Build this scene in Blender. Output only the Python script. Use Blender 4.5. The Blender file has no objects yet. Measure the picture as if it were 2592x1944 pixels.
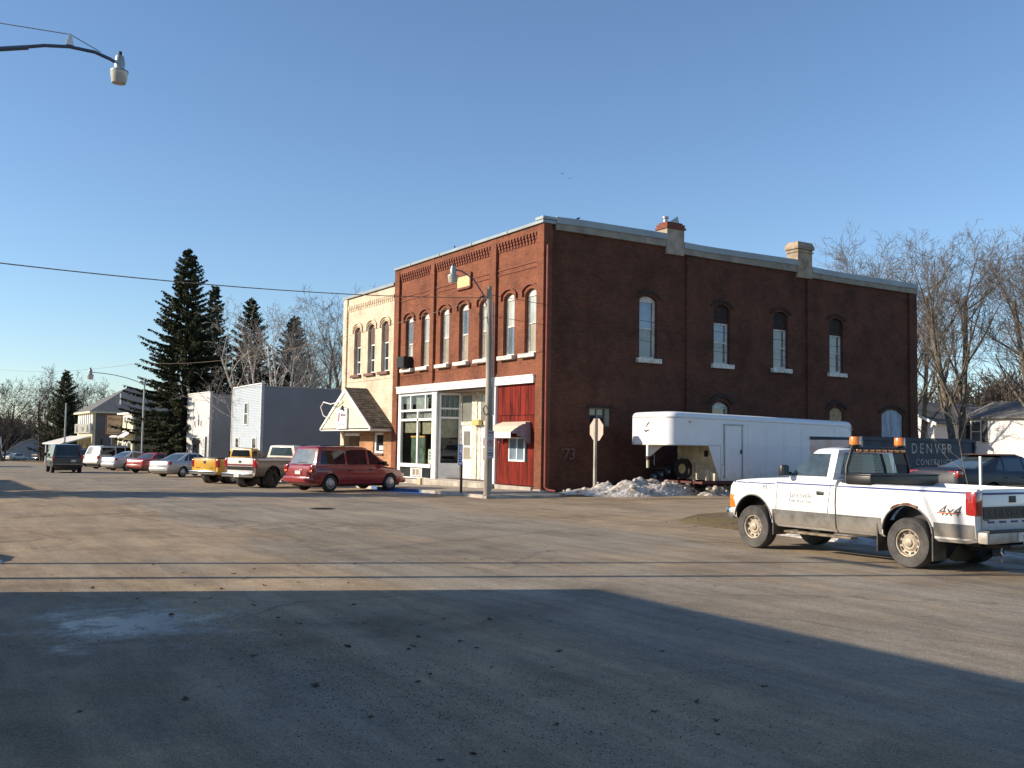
import bpy, bmesh, math, random
import numpy as np
from mathutils import Vector, Matrix
R = math.radians
rnd = random.Random(7)
sc = bpy.context.scene
col = sc.collection
# ------------------------------------------------------------ camera, sky, sun, exposure
YAW, PITCH, ROLL = 0.55823, 0.06190, 0.01575
CAM = Vector((-21.226, -31.794, 1.75))
fw = Vector((math.sin(YAW)*math.cos(PITCH), math.cos(YAW)*math.cos(PITCH), math.sin(PITCH)))
r0 = Vector((math.cos(YAW), -math.sin(YAW), 0)); u0 = r0.cross(fw)
rt = r0*math.cos(ROLL)+u0*math.sin(ROLL); up = u0*math.cos(ROLL)-r0*math.sin(ROLL)
cd = bpy.data.cameras.new('camera'); cam = bpy.data.objects.new('camera', cd); col.objects.link(cam)
cd.sensor_width = 36; cd.lens = 36*2500/2592; cd.clip_start = .1; cd.clip_end = 4000
cam.matrix_world = Matrix(((rt.x, up.x, -fw.x, CAM.x), (rt.y, up.y, -fw.y, CAM.y), (rt.z, up.z, -fw.z, CAM.z), (0, 0, 0, 1)))
sc.camera = cam
SUN_EL = R(22.4); SUN_D = Vector((-.915*math.cos(SUN_EL), .404*math.cos(SUN_EL), math.sin(SUN_EL))).normalized()   # towards the sun
w = bpy.data.worlds.new('World'); sc.world = w; w.use_nodes = True
nt = w.node_tree; bg = nt.nodes['Background']
sky = nt.nodes.new('ShaderNodeTexSky'); sky.sky_type = 'NISHITA'; sky.sun_disc = False
sky.sun_elevation = SUN_EL; sky.sun_rotation = math.atan2(SUN_D.x, SUN_D.y); sky.altitude = 300
sky.air_density = 1.0; sky.dust_density = 0.3; sky.ozone_density = 3.0
hs = nt.nodes.new('ShaderNodeHueSaturation'); hs.inputs['Saturation'].default_value = 1.0; nt.links.new(sky.outputs[0], hs.inputs['Color'])
tn = nt.nodes.new('ShaderNodeMix'); tn.data_type = 'RGBA'; tn.blend_type = 'MULTIPLY'; tn.inputs[0].default_value = 1; tn.inputs[7].default_value = (.94, .99, 1.04, 1)
nt.links.new(hs.outputs[0], tn.inputs[6]); nt.links.new(tn.outputs[2], bg.inputs[0]); bg.inputs[1].default_value = .12
sl = bpy.data.lights.new('sun', 'SUN'); so = bpy.data.objects.new('sun', sl); col.objects.link(so)
sl.energy = 5.0; sl.angle = R(.5); sl.color = (1, .86, .68)
so.rotation_euler = SUN_D.to_track_quat('Z', 'Y').to_euler(); so.location = (-60, 20, 40)
sc.render.engine = 'CYCLES'
sc.view_settings.view_transform = 'Standard'; sc.view_settings.look = 'None'
sc.view_settings.exposure = 0.5; sc.view_settings.gamma = 1
sc.render.resolution_x = 1024; sc.render.resolution_y = 768

# ------------------------------------------------------------ helpers
MATS = {}
def nd(t, typ, **k):
    n = t.nodes.new('ShaderNode'+typ)
    for a, b in k.items(): setattr(n, a, b)
    return n
def ramp(t, fac, stops):
    n = nd(t, 'ValToRGB'); e = n.color_ramp.elements
    while len(e) < len(stops): e.new(.5)
    for el, (p, c) in zip(e, stops):
        el.position = p; el.color = (*c, 1) if len(c) == 3 else c
    t.links.new(fac, n.inputs[0]); return n
def newmat(name):
    m = bpy.data.materials.new(name); m.use_nodes = True
    t = m.node_tree; return m, t, t.nodes['Principled BSDF']
def noise(t, vec, scale, detail=4, rough=.55, dist=0):
    n = nd(t, 'TexNoise'); n.inputs['Scale'].default_value = scale; n.inputs['Detail'].default_value = detail
    n.inputs['Roughness'].default_value = rough; n.inputs['Distortion'].default_value = dist
    if vec is not None: t.links.new(vec, n.inputs['Vector'])
    return n
def mixc(t, fac, a, b, typ='MIX'):
    n = nd(t, 'Mix', data_type='RGBA', blend_type=typ)
    for s, v in ((n.inputs[0], fac), (n.inputs[6], a), (n.inputs[7], b)):
        if hasattr(v, 'links') or isinstance(v, bpy.types.NodeSocket): t.links.new(v, s)
        else: s.default_value = v if isinstance(v, (int, float)) else (*v, 1)
    return n.outputs[2]
def mathn(t, op, a, b=None, c=None, clamp=False):
    n = nd(t, 'Math', operation=op, use_clamp=clamp)
    for s, v in zip(n.inputs, (a, b, c)):
        if v is None: continue
        if isinstance(v, bpy.types.NodeSocket): t.links.new(v, s)
        else: s.default_value = v
    return n.outputs[0]
def bumpn(t, b, h, strength=.3, dist=.01):
    n = nd(t, 'Bump'); n.inputs['Strength'].default_value = strength; n.inputs['Distance'].default_value = dist
    t.links.new(h, n.inputs['Height']); t.links.new(n.outputs[0], b.inputs['Normal'])
def M(name, c, rough=.6, metal=0, var=.12, scale=3, bump=0, bscale=60, coat=0, spec=.5, dirt=None, streak=1):
    """plain surface with tone variation; dirt = (colour, z0, z1) splash dirt fading upwards"""
    if name in MATS: return MATS[name]
    m, t, b = newmat(name); tc = nd(t, 'TexCoord'); vec = tc.outputs['Object']
    mp = nd(t, 'Mapping'); mp.inputs['Scale'].default_value = (1, 1, streak); t.links.new(vec, mp.inputs[0])
    n = noise(t, mp.outputs[0], scale, 5, .6)
    lo = tuple(x*(1-var*1.6) for x in c); hi = tuple(min(1, x*(1+var)) for x in c)
    cc = ramp(t, n.outputs[0], [(.32, lo), (.68, hi)]).outputs[0]
    if dirt:
        dc, z0, z1 = dirt; sp = nd(t, 'SeparateXYZ'); t.links.new(vec, sp.inputs[0])
        n2 = noise(t, vec, 5, 6, .65)
        h = mathn(t, 'ADD', sp.outputs[2], mathn(t, 'MULTIPLY', mathn(t, 'SUBTRACT', n2.outputs[0], .5), (z1-z0)*1.5))
        f = nd(t, 'MapRange', clamp=True); t.links.new(h, f.inputs[0])
        f.inputs[1].default_value = z0; f.inputs[2].default_value = z1; f.inputs[3].default_value = .85; f.inputs[4].default_value = .0
        cc = mixc(t, f.outputs[0], cc, dc)
        rr = nd(t, 'MapRange'); t.links.new(f.outputs[0], rr.inputs[0]); rr.inputs[3].default_value = rough; rr.inputs[4].default_value = .8
        t.links.new(rr.outputs[0], b.inputs['Roughness'])
    t.links.new(cc, b.inputs['Base Color'])
    if not dirt: b.inputs['Roughness'].default_value = rough
    b.inputs['Metallic'].default_value = metal; b.inputs['Specular IOR Level'].default_value = spec
    b.inputs['Coat Weight'].default_value = coat; b.inputs['Coat Roughness'].default_value = .06
    if bump:
        n3 = noise(t, vec, bscale, 4, .6); bumpn(t, b, n3.outputs[0], bump, .02)
    MATS[name] = m; return m
def glass(name, tint=(.5, .55, .55), reflect=.10):
    if name in MATS: return MATS[name]
    m, t, b = newmat(name); t.nodes.remove(b)
    tr = nd(t, 'BsdfTransparent'); tr.inputs[0].default_value = (*tint, 1)
    gl = nd(t, 'BsdfGlossy'); gl.inputs['Roughness'].default_value = .02; gl.inputs[0].default_value = (.9, .92, .95, 1)
    fr = nd(t, 'LayerWeight'); fr.inputs[0].default_value = .5
    f = mathn(t, 'ADD', mathn(t, 'MULTIPLY', mathn(t, 'POWER', fr.outputs['Facing'], 5.0), .9), .03+reflect, clamp=True)
    mx = nd(t, 'MixShader'); t.links.new(f, mx.inputs[0]); t.links.new(tr.outputs[0], mx.inputs[1]); t.links.new(gl.outputs[0], mx.inputs[2])
    t.links.new(mx.outputs[0], t.nodes['Material Output'].inputs[0]); MATS[name] = m; return m
def brick(name, c1, c2, mortar, stain=(.03, .025, .02), samt=.6, bw=.215, rh=.0755, painted=0):
    m, t, b = newmat(name); tc = nd(t, 'TexCoord'); s = nd(t, 'SeparateXYZ'); t.links.new(tc.outputs['Object'], s.inputs[0])
    cb = nd(t, 'CombineXYZ'); t.links.new(mathn(t, 'ADD', s.outputs[0], s.outputs[1]), cb.inputs[0]); t.links.new(s.outputs[2], cb.inputs[1])
    br = nd(t, 'TexBrick'); t.links.new(cb.outputs[0], br.inputs['Vector']); br.inputs['Scale'].default_value = 1
    br.inputs['Brick Width'].default_value = bw; br.inputs['Row Height'].default_value = rh; br.inputs['Mortar Size'].default_value = .007
    br.inputs['Mortar Smooth'].default_value = .3; br.inputs['Bias'].default_value = -.1
    br.inputs['Color1'].default_value = (*c1, 1); br.inputs['Color2'].default_value = (*c2, 1); br.inputs['Mortar'].default_value = (*mortar, 1)
    n1 = noise(t, tc.outputs['Object'], .7, 6, .65); n2 = noise(t, tc.outputs['Object'], 9, 3, .6)
    tone = ramp(t, n1.outputs[0], [(.3, (.62, .61, .60)), (.5, (1, 1, 1)), (.70, (1.32, 1.28, 1.22))]).outputs[0]
    c = mixc(t, 1.0, br.outputs[0], tone, 'MULTIPLY')
    c = mixc(t, .35, c, ramp(t, n2.outputs[0], [(.3, (.6, .6, .6)), (.7, (1.3, 1.3, 1.3))]).outputs[0], 'MULTIPLY')
    # soot / damp blotches, streaked downwards
    mp = nd(t, 'Mapping'); mp.inputs['Scale'].default_value = (.8, .8, .28); t.links.new(tc.outputs['Object'], mp.inputs[0])
    n3 = noise(t, mp.outputs[0], 1.6, 7, .7); f = ramp(t, n3.outputs[0], [(.56, (0, 0, 0)), (.78, (samt, samt, samt))]).outputs[0]
    c = mixc(t, f, c, stain)
    t.links.new(c, b.inputs['Base Color']); b.inputs['Roughness'].default_value = .88; b.inputs['Specular IOR Level'].default_value = .25
    bumpn(t, b, mathn(t, 'SUBTRACT', mathn(t, 'MULTIPLY', n2.outputs[0], .4), br.outputs['Fac']), .55, .008)
    MATS[name] = m; return m

class MB:
    def __init__(s): s.v = []; s.f = []
    def add(s, vs, fs):
        o = len(s.v); s.v += [tuple(x) for x in vs]; s.f += [tuple(i+o for i in f) for f in fs]; return s
    def box(s, x0, y0, z0, x1, y1, z1):
        if x0 > x1: x0, x1 = x1, x0
        if y0 > y1: y0, y1 = y1, y0
        if z0 > z1: z0, z1 = z1, z0
        return s.add([(x0, y0, z0), (x1, y0, z0), (x1, y1, z0), (x0, y1, z0), (x0, y0, z1), (x1, y0, z1), (x1, y1, z1), (x0, y1, z1)],
                     [(0, 3, 2, 1), (4, 5, 6, 7), (0, 1, 5, 4), (1, 2, 6, 5), (2, 3, 7, 6), (3, 0, 4, 7)])
    def obox(s, mat, sx, sy, sz):
        h = [Vector((a*sx/2, b*sy/2, c*sz/2)) for c in (-1, 1) for a, b in ((-1, -1), (1, -1), (1, 1), (-1, 1))]
        return s.add([mat@q for q in h], [(0, 3, 2, 1), (4, 5, 6, 7), (0, 1, 5, 4), (1, 2, 6, 5), (2, 3, 7, 6), (3, 0, 4, 7)])
    def prism(s, poly, ax, a, b):
        """poly = 2D points in the two axes other than ax (order x,y,z), extruded from a to b along ax"""
        def P(p, h): q = list(p); q.insert(ax, h); return q
        n = len(poly); vs = [P(p, a) for p in poly]+[P(p, b) for p in poly]
        fs = [tuple(range(n-1, -1, -1)), tuple(range(n, 2*n))]+[(i, (i+1) % n, (i+1) % n+n, i+n) for i in range(n)]
        return s.add(vs, fs)
    def loft(s, rings, cap=True, closed=True):
        n = len(rings[0]); vs = [p for r in rings for p in r]; fs = []
        for k in range(len(rings)-1):
            for i in range(n if closed else n-1):
                j = (i+1) % n; fs.append((k*n+i, k*n+j, (k+1)*n+j, (k+1)*n+i))
        if cap: fs += [tuple(range(n-1, -1, -1)), tuple(range((len(rings)-1)*n, len(rings)*n))]
        return s.add(vs, fs)
    def tube(s, pts, rad, n=8, cap=True):
        pts = [Vector(p) for p in pts]; k = len(pts)
        rr = rad if isinstance(rad, (list, tuple)) else [rad]*k
        rings = []; a = None
        for i in range(k):
            d = (pts[min(i+1, k-1)]-pts[max(i-1, 0)]).normalized()
            if a is None: a = d.orthogonal().normalized()
            a = (a-d*a.dot(d)); a = a.normalized() if a.length > 1e-5 else d.orthogonal().normalized()
            b = d.cross(a)
            rings.append([pts[i]+(a*math.cos(2*math.pi*j/n)+b*math.sin(2*math.pi*j/n))*rr[i] for j in range(n)])
        return s.loft(rings, cap)
    def lathe(s, prof, c=(0, 0, 0), ax=2, n=24, cap=True):
        """prof = (radius, height) pairs, turned about the axis ax"""
        rings = []
        for r, h in prof:
            ring = []
            for j in range(n):
                a = 2*math.pi*j/n; q = [r*math.cos(a), r*math.sin(a)]; q.insert(ax, h)
                ring.append((q[0]+c[0], q[1]+c[1], q[2]+c[2]))
            rings.append(ring)
        return s.loft(rings, cap)
    def grid(s, fn, nu, nv):
        vs = [fn(i/nu, j/nv) for j in range(nv+1) for i in range(nu+1)]
        return s.add(vs, [(j*(nu+1)+i, j*(nu+1)+i+1, (j+1)*(nu+1)+i+1, (j+1)*(nu+1)+i) for j in range(nv) for i in range(nu)])
    def mesh(s, name='m', smooth=None, bevel=0):
        me = bpy.data.meshes.new(name); me.from_pydata([tuple(x) for x in s.v], [], s.f)
        bm = bmesh.new(); bm.from_mesh(me); bmesh.ops.recalc_face_normals(bm, faces=bm.faces)
        if bevel: bmesh.ops.bevel(bm, geom=[e for e in bm.edges if e.is_manifold and e.calc_face_angle(0) > .6], offset=bevel, segments=2, profile=.5, affect='EDGES', clamp_overlap=True)
        bm.to_mesh(me); bm.free()
        if smooth: me.shade_smooth(); me.set_sharp_from_angle(angle=R(smooth))
        return me
    def build(s, name, mat, parent=None, smooth=None, bevel=0):
        return obj(name, s.mesh(name, smooth, bevel), mat, parent)
def obj(name, me, mat=None, parent=None):
    if mat is not None and not me.materials: me.materials.append(mat)
    o = bpy.data.objects.new(name, me); col.objects.link(o)
    if parent is not None: o.parent = parent
    return o
def tag(o, label=None, cat=None, group=None, kind=None):
    for k, v in (('label', label), ('category', cat), ('group', group), ('kind', kind)):
        if v: o[k] = v
    return o
def thing(name, label, cat, loc=(0, 0, 0), rz=0, group=None):
    o = bpy.data.objects.new(name, None); col.objects.link(o); o.empty_display_size = .2
    o.location = loc; o.rotation_euler = (0, 0, rz); return tag(o, label, cat, group)
def box(name, mat, parent, *b, bevel=0): return MB().box(*b).build(name, mat, parent, bevel=bevel)
def dup(o, parent=None, label=None):
    c = o.copy(); col.objects.link(c); c.parent = parent
    if label: c['label'] = label
    for ch in o.children: dup(ch, c)
    return c
def boolean(me, cut, op='DIFFERENCE'):
    a = bpy.data.objects.new('a', me); b = bpy.data.objects.new('b', cut); col.objects.link(a); col.objects.link(b)
    md = a.modifiers.new('b', 'BOOLEAN'); md.operation = op; md.object = b; md.solver = 'EXACT'
    keep = len(me.materials) > 0
    if keep: md.material_mode = 'TRANSFER'
    dg = bpy.context.evaluated_depsgraph_get(); out = bpy.data.meshes.new_from_object(a.evaluated_get(dg))
    bpy.data.objects.remove(a); bpy.data.objects.remove(b)
    if not keep: out.materials.clear()
    return out
def text(body, size, mat, parent, mtx, name='lettering', sx=1, ext=.003, align='CENTER', shear=0, space=1):
    cu = bpy.data.curves.new('t', 'FONT'); cu.body = body; cu.size = size; cu.extrude = ext; cu.align_x = align; cu.align_y = 'CENTER'
    cu.shear = shear; cu.space_character = space; cu.resolution_u = 2
    a = bpy.data.objects.new('t', cu); col.objects.link(a); dg = bpy.context.evaluated_depsgraph_get()
    me = bpy.data.meshes.new_from_object(a.evaluated_get(dg)); bpy.data.objects.remove(a)
    me.transform(mtx@Matrix.Scale(sx, 4, (1, 0, 0))); me.materials.clear(); return obj(name, me, mat, parent)
def frame(origin, xdir, ydir):
    x = Vector(xdir).normalized(); y = Vector(ydir).normalized(); z = x.cross(y)
    return Matrix(((x.x, y.x, z.x, origin[0]), (x.y, y.y, z.y, origin[1]), (x.z, y.z, z.z, origin[2]), (0, 0, 0, 1)))
def sp(v): return v if v > 8 else (0 if v < -8 else math.log1p(math.exp(v*2))/2)
KN = [(-1e4, -.13), (.5, -.13), (17, -.36), (32, -.54), (57, -.76), (100, -1.4), (190, -2.95), (320, -4.2), (1e4, -4.2)]
def zr(x, y):
    """height of the street surface: level at the crossing, falling along the main street, rising a little along the side street"""
    for (a, za), (b, zb) in zip(KN, KN[1:]):
        if y <= b: z = za+(zb-za)*(y-a)/(b-a) if a > -1e3 and b < 1e3 else (za if b >= 1e3 else zb); break
    return z+.016*min(sp(x-1), 30)+.035*min(sp(x-25), 30)
def zw(y): return zr(-3, y)+.11
def arc(cx, zspring, hw, rise, n=10):
    """segmental arch points from right to left above the springing"""
    if rise < .01: return [(cx+hw, zspring), (cx-hw, zspring)]
    r = (hw*hw+rise*rise)/(2*rise); zc = zspring+rise-r; a0 = math.asin(min(1, hw/r))
    return [(cx+r*math.sin(a0-2*a0*i/n), zc+r*math.cos(a0-2*a0*i/n)) for i in range(n+1)]
# ------------------------------------------------------------ shared materials
WHITE = M('white_paint', (.78, .77, .74), .55, var=.07, scale=2.5)
OLDWHITE = M('weathered_white_paint', (.66, .64, .58), .6, var=.22, scale=6)
CREAMP = M('cream_paint', (.72, .64, .42), .6, var=.1)
CONC = M('concrete', (.40, .36, .30), .85, var=.25, scale=1.5, bump=.3, bscale=30)
PARGE = M('parged_cement', (.30, .27, .22), .9, var=.2, scale=2, bump=.3, bscale=25)
FLASH = M('coping_metal', (.27, .31, .325), .5, .2, var=.1, scale=.8)
BLACK = M('black_plastic', (.012, .012, .013), .45, var=.1)
RUBBER = M('tyre_rubber', (.022, .021, .020), .8, var=.25, scale=6, bump=.2, bscale=40)
DUSTYRUBBER = M('dusty_tyre', (.075, .071, .067), .9, var=.35, scale=4, bump=.25, bscale=50)
CHROME = M('chrome', (.62, .62, .62), .16, 1, var=.05)
STEEL = M('galvanised', (.34, .36, .37), .45, .6, var=.15)
DARK = M('dark_void', (.006, .006, .006), .9, var=.05)
WOODPOLE = M('weathered_pole', (.33, .29, .235), .9, var=.35, scale=5, bump=.5, bscale=30, streak=.1)
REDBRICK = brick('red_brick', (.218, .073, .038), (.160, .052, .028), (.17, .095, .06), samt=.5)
SHADEBRICK = brick('red_brick_shaded', (.122, .045, .027), (.084, .032, .020), (.10, .062, .042), samt=.55)  # darker copy of the red brick, side wall's shade put into its colour
TRIMBRICK = M('red_brick_trim', (.20, .062, .037), .88, var=.3, scale=14, bump=.4, bscale=50)
SOOT = M('sooty_brick', (.042, .026, .022), .92, var=.4, scale=12, bump=.4, bscale=50)
CREAMBRICK = brick('cream_brick', (.66, .545, .41), (.58, .47, .345), (.52, .42, .31), stain=(.28, .19, .12), samt=.25)
ORANGEBRICK = brick('orange_brick', (.43, .21, .095), (.27, .12, .06), (.42, .33, .22), samt=.12, rh=.072)
PANE_PALE = M('pane_pale_blind', (.46, .49, .47), .06, var=.18, scale=.9, spec=.8)
PANE_SKY = M('pane_sky', (.16, .22, .28), .04, var=.3, scale=.8, spec=1.0)
PANE_TAN = M('pane_tan_blind', (.34, .31, .245), .07, var=.12, scale=1.2, spec=.7)
PANE_DARK = M('pane_dark', (.022, .028, .030), .04, var=.3, scale=1.2, spec=1.0)
PANE_GREY = M('pane_grey_blind', (.20, .20, .18), .06, var=.15, scale=1, spec=.8)
CLEAR = glass('clear_glass', (.90, .93, .91), 0)

# ------------------------------------------------------------ setting: street and ground
def street_mat():
    m, t, b = newmat('sandy_asphalt'); tc = nd(t, 'TexCoord'); v = tc.outputs['Object']
    s = nd(t, 'SeparateXYZ'); t.links.new(v, s.inputs[0]); X, Y = s.outputs[0], s.outputs[1]
    n1 = noise(t, v, .22, 6, .6, .4); n2 = noise(t, v, 2.2, 6, .7); n3 = noise(t, v, 45, 5, .75); n4 = noise(t, v, 11, 5, .65)
    # drifted sand: along both gutters and across the crossing, swept off the wheel tracks
    mp = nd(t, 'Mapping'); mp.inputs['Scale'].default_value = (1, .12, 1); t.links.new(v, mp.inputs[0])
    n5 = noise(t, mp.outputs[0], 1.1, 5, .6)
    a = nd(t, 'MapRange', clamp=True); t.links.new(mathn(t, 'ABSOLUTE', mathn(t, 'ADD', X, 11.4)), a.inputs[0])
    a.inputs[1].default_value = 3.6; a.inputs[2].default_value = 4.7
    f = mathn(t, 'ADD', mathn(t, 'MULTIPLY', a.outputs[0], .75), mathn(t, 'MULTIPLY', mathn(t, 'SUBTRACT', n1.outputs[0], .45), 2.3))
    f = mathn(t, 'ADD', f, mathn(t, 'MULTIPLY', mathn(t, 'SUBTRACT', n5.outputs[0], .5), 1.7), clamp=True)
    f = mathn(t, 'MULTIPLY', f, ramp(t, n2.outputs[0], [(.3, (.55,)*3), (.65, (1,)*3)]).outputs[0], clamp=True)
    asph = ramp(t, n4.outputs[0], [(.3, (.225, .190, .143)), (.7, (.305, .262, .202))]).outputs[0]
    sand = ramp(t, n2.outputs[0], [(.25, (.27, .190, .110)), (.75, (.43, .315, .19))]).outputs[0]
    c = mixc(t, f, asph, sand)
    c = mixc(t, .6, c, ramp(t, n3.outputs[0], [(.32, (.45,)*3), (.5, (1,)*3), (.68, (1.55,)*3)]).outputs[0], 'MULTIPLY')
    n9 = noise(t, v, 120, 2, .5); c = mixc(t, .45, c, ramp(t, n9.outputs[0], [(.34, (.5,)*3), (.5, (1,)*3), (.66, (1.5,)*3)]).outputs[0], 'MULTIPLY')
    n7 = noise(t, v, .33, 5, .62, .6); c = mixc(t, 1.0, c, ramp(t, n7.outputs[0], [(.34, (.72, .70, .67)), (.5, (1, 1, 1)), (.66, (1.16, 1.16, 1.15))]).outputs[0], 'MULTIPLY')
    n8 = noise(t, mp.outputs[0], 3.2, 6, .65); c = mixc(t, .6, c, ramp(t, n8.outputs[0], [(.36, (.66, .65, .63)), (.62, (1.18, 1.18, 1.18))]).outputs[0], 'MULTIPLY')
    # grit and crumbs gathered in patches
    g1 = noise(t, v, 85, 2, .5); g2 = noise(t, v, .9, 4, .6)
    gm = mathn(t, 'MULTIPLY', ramp(t, g1.outputs[0], [(.60, (0,)*3), (.66, (1,)*3)]).outputs[0], ramp(t, g2.outputs[0], [(.44, (0,)*3), (.58, (.85,)*3)]).outputs[0])
    c = mixc(t, gm, c, (.035, .026, .018))
    # tar-filled cracks
    vo = nd(t, 'TexVoronoi', feature='DISTANCE_TO_EDGE'); vo.inputs['Scale'].default_value = .16
    vd = nd(t, 'VectorMath', operation='ADD'); t.links.new(v, vd.inputs[0])
    nv = noise(t, v, .8, 4, .6); t.links.new(nv.outputs['Color'], vd.inputs[1]); t.links.new(vd.outputs[0], vo.inputs['Vector'])
    ck = ramp(t, vo.outputs[0], [(.0, (.9,)*3), (.006, (0,)*3)]).outputs[0]
    c = mixc(t, mathn(t, 'MULTIPLY', ck, ramp(t, n1.outputs[0], [(.42, (0,)*3), (.55, (.6,)*3)]).outputs[0]), c, (.07, .06, .05))
    # thin melt-water film left in one hollow near the left gutter, and beside the parked truck
    n6 = noise(t, v, 1.7, 8, .72)
    def blob(cx, cy, rx, ry):
        dx = mathn(t, 'DIVIDE', mathn(t, 'SUBTRACT', X, cx), rx); dy = mathn(t, 'DIVIDE', mathn(t, 'SUBTRACT', Y, cy), ry)
        d = mathn(t, 'SQRT', mathn(t, 'ADD', mathn(t, 'MULTIPLY', dx, dx), mathn(t, 'MULTIPLY', dy, dy)))
        d = mathn(t, 'ADD', d, mathn(t, 'MULTIPLY', mathn(t, 'SUBTRACT', n6.outputs[0], .5), 3.2))
        return ramp(t, d, [(.35, (1,)*3), (1.15, (0,)*3)]).outputs[0]
    wet = mathn(t, 'MAXIMUM', blob(-19.1, -21.0, 1.15, 1.5), mathn(t, 'MULTIPLY', blob(-5.7, -21.0, 1.1, 3.6), .8))
    c = mixc(t, mathn(t, 'MULTIPLY', wet, .25), c, (.24, .25, .26))
    t.links.new(c, b.inputs['Base Color'])
    rr = nd(t, 'MapRange'); t.links.new(wet, rr.inputs[0]); rr.inputs[3].default_value = .9; rr.inputs[4].default_value = .34
    t.links.new(rr.outputs[0], b.inputs['Roughness']); b.inputs['Specular IOR Level'].default_value = .35
    h = mathn(t, 'ADD', mathn(t, 'MULTIPLY', n3.outputs[0], .6), mathn(t, 'MULTIPLY', n4.outputs[0], .8))
    h = mathn(t, 'MULTIPLY', h, mathn(t, 'SUBTRACT', 1.0, mathn(t, 'MULTIPLY', wet, .9)))
    bumpn(t, b, h, .8, .016); return m
def ground_mat():
    m, t, b = newmat('winter_ground'); tc = nd(t, 'TexCoord'); v = tc.outputs['Object']
    n1 = noise(t, v, .5, 6, .65); n2 = noise(t, v, 6, 6, .7); n3 = noise(t, v, 40, 4, .7)
    dirt = ramp(t, n2.outputs[0], [(.3, (.10, .068, .042)), (.7, (.21, .15, .095))]).outputs[0]
    gr = ramp(t, n3.outputs[0], [(.3, (.12, .095, .045)), (.7, (.25, .195, .095))]).outputs[0]
    c = mixc(t, ramp(t, n1.outputs[0], [(.42, (0,)*3), (.56, (1,)*3)]).outputs[0], dirt, gr)
    n4 = noise(t, v, 1.3, 6, .7); c = mixc(t, ramp(t, n4.outputs[0], [(.66, (0,)*3), (.70, (.7,)*3)]).outputs[0], c, (.55, .53, .50))
    t.links.new(c, b.inputs['Base Color']); b.inputs['Roughness'].default_value = .95; b.inputs['Specular IOR Level'].default_value = .15
    bumpn(t, b, mathn(t, 'ADD', n2.outputs[0], mathn(t, 'MULTIPLY', n3.outputs[0], .5)), .8, .05); return m
def hsh(x, y, s=1.):
    return math.sin(x*1.7*s+y*.9*s)*.5+math.sin(x*.63*s-y*2.1*s+1.3)*.3+math.sin(x*3.9*s+y*3.1*s+.4)*.2
def edge_n(x): return -2.0-min(max((x-1)*.33, 0), 2.4)
def road_s(x, y):
    """how far outside the street a point lies (negative on the street)"""
    w_ = -22.4-x
    if y > edge_n(x) and x > -3.5: e = min(x+3.5, y-edge_n(x))
    elif y < -10.5 and x > -4.7:
        e = min(x+4.7, -10.5-y); dx, dy = x+.2, y+15.0
        if dx < 0 and dy > 0: e = 4.5-math.hypot(dx, dy)
    else:
        e = -1.0
    return max(w_, e)
def ground_z(x, y):
    s = road_s(x, y); n = .02*hsh(x*1.3, y*1.3)
    if s <= -.5: return zr(x, y)-.09
    rise = min(max(s, 0)*.06, .36) if (y < -10 and x > -5) else 0
    return zr(x, y)+max(-.09, min(s*.2, .05))+rise+(n if s > -.4 else 0)
xs = list(np.linspace(-700, -40, 12))+list(np.linspace(-34, -22.5, 8))+list(np.arange(-22, 30, .33))+list(np.linspace(31, 90, 24))+list(np.linspace(110, 900, 14))
ys = list(np.linspace(-300, -36, 10))+list(np.arange(-30, 8, .33))+list(np.linspace(9, 120, 60))+list(np.linspace(130, 330, 24))+list(np.linspace(400, 1500, 8))
def sheet(name, xs, ys, fn, mat, label=None):
    nx = len(xs); vs = [(x, y, fn(x, y)) for y in ys for x in xs]
    fs = [(j*nx+i, j*nx+i+1, (j+1)*nx+i+1, (j+1)*nx+i) for j in range(len(ys)-1) for i in range(nx-1)]
    me = bpy.data.meshes.new(name); me.from_pydata(vs, [], fs); me.shade_smooth()
    return tag(obj(name, me, mat), label, None, None, 'structure')
sheet('ground', xs, ys, ground_z, ground_mat())
sheet('road', list(np.arange(-23.8, 40, 1.1)), list(np.arange(-70, 40, 1.1))+list(np.arange(40, 330, 4.)), zr, street_mat())
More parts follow.
